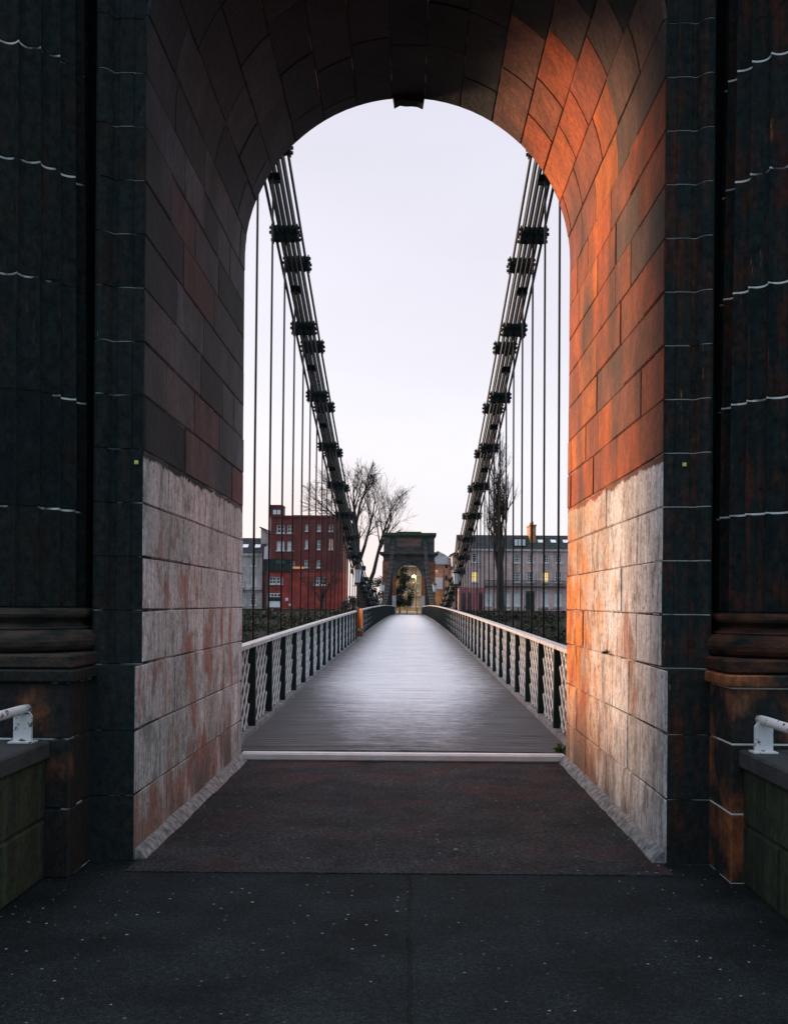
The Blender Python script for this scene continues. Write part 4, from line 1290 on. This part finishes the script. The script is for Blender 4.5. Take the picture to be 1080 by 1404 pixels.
def gable_roof(x0, x1, y0, y1, z0, h, ov=0.25):
    bm = bmesh.new()
    ym = (y0 + y1) / 2
    p = [(x0 - ov, y0 - ov, z0), (x1 + ov, y0 - ov, z0), (x1 + ov, y1 + ov, z0), (x0 - ov, y1 + ov, z0), (x0 - ov, ym, z0 + h), (x1 + ov, ym, z0 + h)]
    v = [bm.verts.new(q) for q in p]
    for f in ((0, 1, 5, 4), (2, 3, 4, 5), (1, 2, 5), (3, 0, 4), (3, 2, 1, 0)): bm.faces.new([v[i] for i in f])
    return bm
def skylight(parent, x, y0, z0, h, depth, f):
    """small roof light lying on the front slope at fraction f up"""
    yy = y0 + depth / 2 * f; zz = z0 + h * f
    sl_ = math.atan2(h, depth / 2)
    bm = bmesh.new()
    a = Vector((0, math.cos(sl_), math.sin(sl_))); n = Vector((0, -math.sin(sl_), math.cos(sl_)))
    c = Vector((x, yy, zz)) + n * 0.06
    bar(bm, c - a * 0.55, c + a * 0.55, 0.85, 0.10, up=n)
    obj('skylight', bm, MAT['shutter'], parent)
def px(x, d): return CX + (x - 560.5) / F * d
def pz(y, x, d): return at(x, y, d).z

BD = 160.0
# right-hand terrace of grey stone
def terrace(name, label, x0, x1, cols, wallmat, ground, d, eave, ridge, rows, seed, lits=(), base=0.0):
    rg = random.Random(seed)
    t = thing(name, label, 'terrace building', ((x0 + x1) / 2, d, base))
    holes = []; wins = []
    for c in cols:
        for k, (za, zt, w_) in enumerate(rows):
            holes.append((c - w_ / 2, c + w_ / 2, za, zt)); wins.append((c, k, holes[-1]))
    return t, holes, wins
e_ = lambda y: pz(y, 710, BD)
zE, zR = e_(753), e_(731)
xs0, xs1 = px(629, BD), px(860, BD)
rows = [(e_(771.5), e_(759), 1.05), (e_(798.5), e_(784), 1.1)]
gz = (e_(831), e_(813))
cols = [px(c, BD) for c in (650.6, 708, 726.5, 747, 765, 783, 801, 819, 837)]
tr = thing('terrace_building', 'pinkish grey stone terrace with slate roof and white sash windows behind the bare poplar', 'building', (px(705, BD), BD, 0.05))
xmid = px(668, BD)
# two houses of one terrace: the left one has the rose ground floor
holes, wins = [], []
for i, c in enumerate(cols):
    for k, (a, b, w_) in enumerate(rows):
        h = (c - w_ / 2, c + w_ / 2, a, b); holes.append(h); wins.append((i, k, h))
for i, c in enumerate(cols):
    if i in (0, 2): continue
    w_ = 1.25
    h = (c - w_ / 2, c + w_ / 2, gz[0], gz[1]); holes.append(h); wins.append((i, 2, h))
for c in (px(669.5, BD), px(694, BD)):
    h = (c - 0.62, c + 0.62, gz[0], gz[1]); holes.append(h); wins.append((9, 2, h))
dh = (cols[2] - 0.7, cols[2] + 0.7, 0.05, e_(810)); holes.append(dh)
obj('wall', wall_bm(xs0, xs1, BD, 0.0, zE, holes, back=10), MAT['pink_stone'], tr)
for i, k, h in wins:
    if k == 2:
        window(tr, *h, BD, MAT['shutter'], 2, 5)
    else:
        pane = MAT['lit'] if (i, k) in ((0, 1), (3, 1)) else MAT['glass']
        window(tr, *h, BD, pane, 3, 4)
bm = bmesh.new(); box(bm, dh[0], dh[1], BD + 0.12, BD + 0.2, dh[2], dh[3] - 0.35); box(bm, dh[0] + 0.1, dh[1] - 0.1, BD + 0.09, BD + 0.118, 0.3, 1.2); box(bm, dh[0] + 0.1, dh[1] - 0.1, BD + 0.09, BD + 0.118, 1.4, 2.2)
dr = obj('door', bm, MAT['green_door'], tr)
bm = bmesh.new(); box(bm, dh[0], dh[1], BD + 0.14, BD + 0.18, dh[3] - 0.34, dh[3]); obj('fanlight', bm, MAT['glass'], dr, local=True)
bm = bmesh.new()
box(bm, xs0, xs1, BD - 0.3, BD - 0.003, zE - 0.3, zE - 0.003)
obj('eaves_cornice', bm, MAT['grey_stone'], tr)
bm = bmesh.new()
zb_ = e_(804)
box(bm, xs0 + 4, xs1, BD - 0.55, BD - 0.003, zb_ - 0.12, zb_)
x = xs0 + 4
while x < xs1: box(bm, x - 0.02, x + 0.02, BD - 0.54, BD - 0.50, zb_ + 0.003, zb_ + 0.85); x += 0.16
box(bm, xs0 + 4, xs1, BD - 0.55, BD - 0.49, zb_ + 0.853, zb_ + 0.92)
obj('balcony_rail', bm, MAT['dark_trim'], tr)
obj('roof', gable_roof(xs0, xs1, BD, BD + 10, zE, zR - zE), MAT['slate'], tr)
bm = bmesh.new(); box(bm, xs0 - 0.06, px(664, BD), BD - 0.14, BD - 0.003, 0.05, e_(806))
rose = obj('shopfront', bm, MAT['rose'], tr)
bm = bmesh.new()
for a in (633, 641, 656): box(bm, px(a, BD), px(a + 5, BD), BD - 0.17, BD - 0.142, 0.5, e_(813))
obj('shop_window', bm, MAT['glass'], rose, local=True)
for xx in (743, 761, 778, 800, 830): skylight(tr, px(xx, BD), BD, zE, zR - zE, 10, 0.55)
# dormer
dx0, dx1 = px(704, BD), px(721, BD)
bm = bmesh.new(); box(bm, dx0, dx1, BD + 0.6, BD + 4, zE + 0.35, zE + 1.75)
dm = obj('dormer', bm, MAT['slate'], tr)
bm = bmesh.new()
for i in range(3):
    a = dx0 + 0.12 + i * (dx1 - dx0 - 0.15) / 3; box(bm, a, a + 0.5, BD + 0.56, BD + 0.598, zE + 0.6, zE + 1.6)
obj('dormer_window', bm, MAT['shutter'], dm, local=True)
bm = bmesh.new()
cx0 = px(728, BD); box(bm, cx0, cx0 + 0.95, BD + 2.2, BD + 6.5, zE + 0.8, zR + 1.35, bev=0.03); box(bm, cx0 - 0.1, cx0 + 1.05, BD + 2.1, BD + 6.6, zR + 1.353, zR + 1.55)
for i in range(5): lathe(bm, [(0.14, 0), (0.11, 0.55)], cx0 + 0.47, BD + 2.7 + i * 0.8, 8, zR + 1.553)
obj('chimney', bm, MAT['chim'], tr)
for xx in (664, 717, 736):
    bm = bmesh.new(); tube(bm, [(px(xx, BD), BD - 0.07, 0.1), (px(xx, BD), BD - 0.07, zE - 0.31)], 0.06, 6)
    obj('drainpipe', bm, MAT['trim'], tr)

# grey terrace at the far left
gt = thing('terrace_building', 'pale grey stone terrace with dark slate roof beside the pier at far left', 'building', (px(330, BD), BD, 0.05))
el = lambda y: pz(y, 345, BD)
zE2, zR2 = el(759), el(735)
gx0, gx1 = px(250, BD), px(359, BD)
holes, wins = [], []
for c in (258, 275, 292, 310, 329.5, 347):
    X = px(c, BD)
    for a, b, w_ in ((776, 763, 0.95), (804, 788, 1.0), (830, 814, 1.0)):
        h = (X - w_ / 2, X + w_ / 2, el(a), el(b)); holes.append(h); wins.append((c, a, h))
obj('wall', wall_bm(gx0, gx1, BD, 0, zE2, holes, back=10), MAT['grey_stone'], gt)
for c, a, h in wins: window(gt, *h, BD, MAT['shutter'] if (c, a) == (347, 804) else MAT['glass'], 3, 4)
obj('roof', gable_roof(gx0, gx1, BD, BD + 10, zE2, zR2 - zE2), MAT['slate'], gt)
for xx in (333, 350, 310): skylight(gt, px(xx, BD), BD, zE2, zR2 - zE2, 10, 0.45)
bm = bmesh.new(); box(bm, gx0, gx1, BD - 0.25, BD - 0.003, zE2 - 0.35, zE2 - 0.003); box(bm, gx0, gx1, BD - 0.4, BD - 0.003, el(809), el(807))
obj('cornice', bm, MAT['white_wall'], gt)

# red sandstone tenement
rb_ = thing('red_building', 'dark red sandstone tenement with a corner tower, bright red ground floor and white shopfront', 'building', (px(420, 156), 156, 0.05))
d = 156.0
er = lambda y: pz(y, 410, d)
rx0, rx1 = px(370, d), px(470, d)
zt = er(709.5)
holes, wins = [], []
def addw(c, w_, y1, y0, kind):
    X = px(c, d); h = (X - w_ / 2, X + w_ / 2, er(y1), er(y0)); holes.append(h); wins.append((kind, h))
for c, w_ in ((384, 1.2), (397, 0.9)):
    addw(c, w_, 731, 720, 'g'); addw(c, w_, 755, 742, 'w')
addw(420, 0.55, 752, 740, 'w'); addw(420, 0.5, 728, 719, 'd')
addw(453, 0.6, 753, 738, 'o'); addw(437, 0.6, 753, 740, 'd')
addw(453, 0.6, 728, 719, 'd'); addw(437, 0.6, 728, 719, 'd')
for c in (372.5 + 0, 377 + 5):
    addw(c + 1, 1.0, 801, 791, 'g')
addw(434, 0.9, 802, 791, 'g'); addw(443, 0.9, 802, 791, 'g'); addw(400, 0.8, 778, 769, 'd'); addw(420, 0.7, 778, 768, 'd'); addw(437, 0.7, 778, 768, 'd')
obj('wall', wall_bm(rx0, rx1, d, er(785), zt, [h for h in holes if h[3] > er(785)], back=12), MAT['red_brick'], rb_)
obj('ground_floor_wall', wall_bm(rx0 - 0.03, rx1 + 0.03, d - 0.05, 0, er(785) - 0.003, [h for h in holes if h[3] < er(785)], back=12), MAT['bright_red'], rb_)
for k, h in wins:
    pane = {'g': MAT['glass'], 'w': MAT['shutter'], 'o': MAT['lit_dim'], 'd': MAT['glass']}[k]
    window(rb_, *h, d - (0.05 if h[3] < er(785) else 0), pane, 2, 2, trim=MAT['trim'])
# left part sits lower, the attic storey steps up to the right
bm = bmesh.new(); box(bm, px(401, d), rx1, d + 0.3, d + 11.5, zt + 0.003, er(706)); box(bm, rx0, rx1, d - 0.12, d + 0.28, zt + 0.003, zt + 0.3)
obj('parapet', bm, MAT['red_brick'], rb_)
bm = bmesh.new(); box(bm, px(369.5, d), px(386, d), d - 0.06, d + 3.5, zt + 0.31, er(694)); box(bm, px(369, d), px(386.5, d), d - 0.12, d + 3.6, er(694) + 0.003, er(692.5))
ct = obj('corner_tower', bm, MAT['red_brick'], rb_)
bm = bmesh.new()
for a in (373.5, 379): box(bm, px(a, d), px(a + 4.4, d), d - 0.1, d - 0.063, er(705.5), er(699.5))
obj('tower_window', bm, MAT['shutter'], ct, local=True)
bm = bmesh.new(); box(bm, px(360.5, d), px(400, d), d - 0.25, d - 0.053, er(784), er(767))
fas = obj('fascia', bm, MAT['dark_trim'], rb_)
bm = bmesh.new(); box(bm, px(378, d), px(390, d), d - 0.28, d - 0.253, er(773), er(769)); obj('green_sign', bm, MAT['green_sheet'], fas, local=True)
bm = bmesh.new(); box(bm, px(400, d), px(416, d), d - 0.10, d - 0.053, er(780), er(777)); obj('lit_strip', bm, MAT['lit_dim'], rb_)
bm = bmesh.new(); box(bm, px(366.5, d), px(386.5, d), d - 0.2, d - 0.053, er(833), er(814))
sh = obj('shopfront', bm, MAT['shutter'], rb_)
bm = bmesh.new(); box(bm, px(367.5, d), px(385.5, d), d - 0.24, d - 0.203, er(824.5), er(819)); obj('shop_sign', bm, MAT['dark_trim'], sh, local=True)
bm = bmesh.new()
for a in (367.5, 372, 376.5, 381): box(bm, px(a, d), px(a + 3.2, d), d - 0.23, d - 0.203, er(818), er(814.8))
obj('shop_window', bm, MAT['glass'], sh, local=True)
bm = bmesh.new()
for a in (391.5, 395.5): box(bm, px(a, d), px(a + 3.5, d), d - 0.12, d - 0.053, er(824 if a < 393 else 831), er(820 if a < 393 else 828))
obj('notice', bm, MAT['shutter'], rb_)

# gable and white hoarding between them
gb = thing('gable_house', 'narrow grey gabled house squeezed between the pale terrace and the red building', 'building', (px(366, 163), 163, 0.05))
d = 163.0
bm = bmesh.new()
a, b = px(357, d), px(375, d)
z0, z1, z2 = 0.0, pz(733, 365, d), pz(724, 360, d)
q = [(a, z0), (b, z0), (b, z1), (a, z2)]
f0 = [bm.verts.new((x, d, z)) for x, z in q]; f1 = [bm.verts.new((x, d + 9, z)) for x, z in q]
bm.faces.new(f0); bm.faces.new(list(reversed(f1)))
for i in range(4): bm.faces.new((f0[(i + 1) % 4], f0[i], f1[i], f1[(i + 1) % 4]))
bmesh.ops.recalc_face_normals(bm, faces=bm.faces)
obj('wall', bm, MAT['grey_stone'], gb)
bm = bmesh.new()
bar(bm, (a - 0.2, d - 0.1, z2 + 0.14), (b + 0.2, d - 0.1, z1 + 0.12), 0.3, 0.2); obj('coping', bm, MAT['slate'], gb)
bm = bmesh.new()
q = [(361, 767), (373, 767), (372, 756), (367, 748), (362, 750)]
f0 = [bm.verts.new((px(x, 158.5), 158.5, pz(y, 366, 158.5))) for x, y in q]; f1 = [bm.verts.new((v.co.x, 158.9, v.co.z)) for v in f0]
bm.faces.new(f0); bm.faces.new(list(reversed(f1)))
for i in range(5): bm.faces.new((f0[(i + 1) % 5], f0[i], f1[i], f1[(i + 1) % 5]))
bmesh.ops.recalc_face_normals(bm, faces=bm.faces)
obj('white_gable_board', bm, MAT['shutter'], gb)

# salmon building behind the far tower, with banner
d = 172.0
es = lambda y: pz(y, 607, d)
sb = thing('salmon_building', 'salmon rendered building with a grey pitched roof just right of the far tower', 'building', (px(600, d), d, 0.05))
sx0, sx1 = px(585, d), px(622, d)
holes = []
for y1, y0 in ((779, 774.5), (796, 789), (811, 804.5)):
    holes.append((px(609.5, d), px(613, d), es(y1), es(y0)))
obj('wall', wall_bm(sx0, sx1, d, 0, es(774), [h for h in holes if h[3] < es(774)], back=14), MAT['salmon'], sb)
for h in holes:
    if h[3] < es(774): window(sb, *h, d, MAT['glass'], 1, 2, trim=MAT['dark_trim'], sill=False)
bm = bmesh.new(); box(bm, sx0, px(608, d), d - 0.08, d - 0.003, 0.05, es(814)); obj('ochre_lower_wall', bm, MAT['ochre'], sb)
bm = bmesh.new()
v = [bm.verts.new(p) for p in ((sx0 - 0.4, d - 0.4, es(774)), (sx1 + 0.4, d - 0.4, es(774)), (sx1 + 0.4, d + 14, es(774)), (sx0 - 0.4, d + 14, es(774)), (px(600, d), d + 5, es(753)), (px(612, d), d + 5, es(759)))]
for f in ((0, 1, 5, 4), (1, 2, 5), (2, 3, 4, 5), (3, 0, 4), (3, 2, 1, 0)): bm.faces.new([v[i] for i in f])
obj('roof', bm, MAT['lead'], sb)
bm = bmesh.new(); box(bm, px(595.5, d), px(606.5, d), d - 0.22, d - 0.12, es(808), es(792))
tag(obj('banner', bm, MAT['shutter']), 'blank white banner on the salmon wall right of the far tower', 'banner')
# white gabled house
d = 166.0
wg = thing('white_house', 'narrow white gabled house between the salmon building and the grey terrace', 'building', (px(626, d), d, 0.05))
ew = lambda y: pz(y, 626, d)
wx0, wx1 = px(619.5, d), px(633, d)
hw = (px(624, d), px(629, d), ew(775), ew(766))
obj('wall', wall_bm(wx0, wx1, d, 0, ew(760), [hw], back=10), MAT['white_wall'], wg)
window(wg, *hw, d, MAT['glass'], 2, 2)
bm = bmesh.new()
v = [bm.verts.new(p) for p in ((wx0 - 0.3, d - 0.3, ew(761)), (wx1 + 0.3, d - 0.3, ew(752)), (wx1 + 0.3, d + 10, ew(752)), (wx0 - 0.3, d + 10, ew(761)), (wx0 - 0.3, d - 0.3, ew(760) ), (wx1 + 0.3, d - 0.3, ew(750.5)), (wx1 + 0.3, d + 10, ew(750.5)), (wx0 - 0.3, d + 10, ew(759)))]
for f in ((0, 1, 5, 4), (1, 2, 6, 5), (2, 3, 7, 6), (3, 0, 4, 7), (4, 5, 6, 7), (3, 2, 1, 0)): bm.faces.new([v[i] for i in f])
obj('roof', bm, MAT['slate'], wg)
bm = bmesh.new()
v = [bm.verts.new(p) for p in ((wx0, d, ew(760) + 0.003), (wx1, d, ew(760) + 0.003), (wx1, d, ew(752)))] ; bm.faces.new(v)
w2 = [bm.verts.new((q.co.x, d + 0.3, q.co.z)) for q in v]; bm.faces.new(list(reversed(w2)))
obj('gable', bm, MAT['white_wall'], wg)

# golden tenement seen through the far arch
d = 215.0
eg = lambda y: pz(y, 568, d)
gtn = thing('golden_tenement', 'golden sandstone tenement street front seen through the arch of the far tower', 'building', (px(562, d), d, 0.05))
holes = []
for c in (556, 561.5, 567, 572.5, 578):
    for y1, y0 in ((789, 783), (800, 794), (811, 805), (832, 821)):
        holes.append((px(c - 1.1, d), px(c + 1.1, d), eg(y1), eg(y0)))
obj('wall', wall_bm(px(530, d), px(600, d), d, 0, eg(776), holes, back=12), MAT['gold_stone'], gtn)
for h in holes: window(gtn, *h, d, MAT['glass'], 1, 2)
bm = bmesh.new(); box(bm, px(530, d), px(600, d), d - 0.3, d - 0.003, eg(817.5), eg(815)); box(bm, px(530, d), px(600, d), d - 0.4, d - 0.003, eg(777.5), eg(776))
obj('string_course', bm, MAT['white_wall'], gtn)
obj('roof', gable_roof(px(530, d), px(600, d), d, d + 12, eg(776) + 0.003, 3), MAT['slate'], gtn)

# lit street lamp seen through the arch
d = 192.0
p = at(566, 841, d); q = at(566, 790.5, d)
lt = thing('street_lamp', 'lit street lamp glowing warm through the arch of the far tower', 'street lamp', (p.x, d, 0.05))
bm = bmesh.new(); tube(bm, [(p.x + 0.5, d, 0.05), (p.x + 0.5, d, q.z - 0.2), (p.x + 0.45, d, q.z + 0.15), (p.x + 0.1, d, q.z + 0.3)], [0.09, 0.06, 0.05, 0.04], 8); obj('pole', bm, MAT['dark_trim'], lt)
bm = bmesh.new(); lathe(bm, [(0.05, -0.32), (0.22, -0.2), (0.26, 0.0), (0.12, 0.14)], p.x, d, 12, q.z + 0.1)
obj('lamp_head', bm, lit('warm_lamp_glass', (1.0, 0.62, 0.18), 3.0), lt)
pl = bpy.data.lights.new('lamp_bulb', 'POINT'); pl.energy = 3800; pl.color = (1.0, 0.62, 0.22); pl.shadow_soft_size = 0.25
plo = bpy.data.objects.new('lamp_bulb', pl); COL.objects.link(plo); plo.parent = lt; plo.location = (0, -0.6, q.z - 0.05)

# ornate lamp standard right of the tower
p = at(605, 840, 150)
ol = thing('street_lamp', 'black scrolled street lamp with a hanging lantern right of the far tower', 'street lamp', (p.x, 150, 0.05))
zt_ = pz(777, 605, 150)
bm = bmesh.new()
x0 = px(608, 150)
tube(bm, [(x0, 150, 0.05), (x0, 150, zt_ - 0.5)], [0.1, 0.055], 8)
arc = [(x0 - 0.55 + 0.55 * math.cos(a), 150, zt_ - 0.5 + 0.5 * math.sin(a)) for a in [PI * i / 10 for i in range(11)]]
tube(bm, arc, 0.04, 6)
arc = [(x0 - 0.5 + 0.28 * math.cos(a), 150, zt_ - 0.55 + 0.28 * math.sin(a)) for a in [2 * PI * i / 12 for i in range(12)]]
tube(bm, arc, 0.03, 5)
obj('pole', bm, MAT['dark_trim'], ol)
bm = bmesh.new(); lathe(bm, [(0.06, -0.9), (0.2, -0.75), (0.26, -0.5), (0.14, -0.36), (0.05, -0.3)], x0 - 1.1, 150, 10, zt_ - 0.2)
obj('lantern', bm, MAT['lit_dim'], ol)

# bollards at the end of the bridge
bm = bmesh.new(); lathe(bm, [(0.09, 0), (0.08, 0.75), (0.11, 0.8), (0.11, 0.88), (0.05, 0.98)], 0, 0, 10)
b0 = obj('bollard', bm, mottled('yellow_bollard_paint', (0.42, 0.33, 0.07), (0.55, 0.45, 0.12), 3, 0.5))
bl = ['left', 'middle', 'right']
for i, x in enumerate((-1.25, -0.2, 1.2)):
    o = b0 if i == 0 else b0.copy()
    if i: COL.objects.link(o)
    o.location = (x, 139, 0.09)
    tag(o, '%s one of three dull yellow bollards beyond the far tower arch' % bl[i], 'bollard', 'bollards at the bridge end')

# quay railing in front of the buildings
def quay(x0, x1, label):
    t = thing('quay_wall', label, 'wall', ((x0 + x1) / 2, 136, 0))
    bm = bmesh.new(); box(bm, x0, x1, 135.6, 136.0, -0.6, 0.62)
    obj('wall', bm, MAT['ft_dark'], t)
    bm = bmesh.new(); box(bm, x0, x1, 135.52, 136.08, 0.623, 0.74)
    obj('coping', bm, MAT['coping'], t)
quay(-60, -3.6, 'low dark quay wall on the far bank, left of the far tower')
quay(3.6, 60, 'low dark quay wall on the far bank, right of the far tower')

# small weeds
def weed(p, n, s, label, seed, out):
    rg = random.Random(seed); bm = bmesh.new()
    p = Vector(p)
    for i in range(n):
        d = Vector((rg.gauss(0, 0.6) + out[0], rg.gauss(0, 0.6) + out[1], rg.uniform(-0.2, 1.0))).normalized()
        L = s * rg.uniform(0.5, 1.0); sd = d.orthogonal().normalized() * s * 0.09
        m1 = p + d * L * 0.6; e1 = p + d * L + Vector((0, 0, -0.15 * L))
        bm.faces.new([bm.verts.new(v) for v in (p - sd * 0.4, m1 - sd, e1, m1 + sd)])
    tag(obj('weed', bm, MAT['weed']), label, 'weed')
pw = at(833, 897, 7.0 * 1.17)
weed((HW - 0.005, 8.28, 1.245), 22, 0.065, 'small green weed growing out of a joint in the right whitewashed wall', 2, (-0.8, 0))
weed((HW - 0.02, 10.62, 0.10), 40, 0.13, 'small green weed at the foot of the right railing by the threshold', 5, (-0.5, 0))
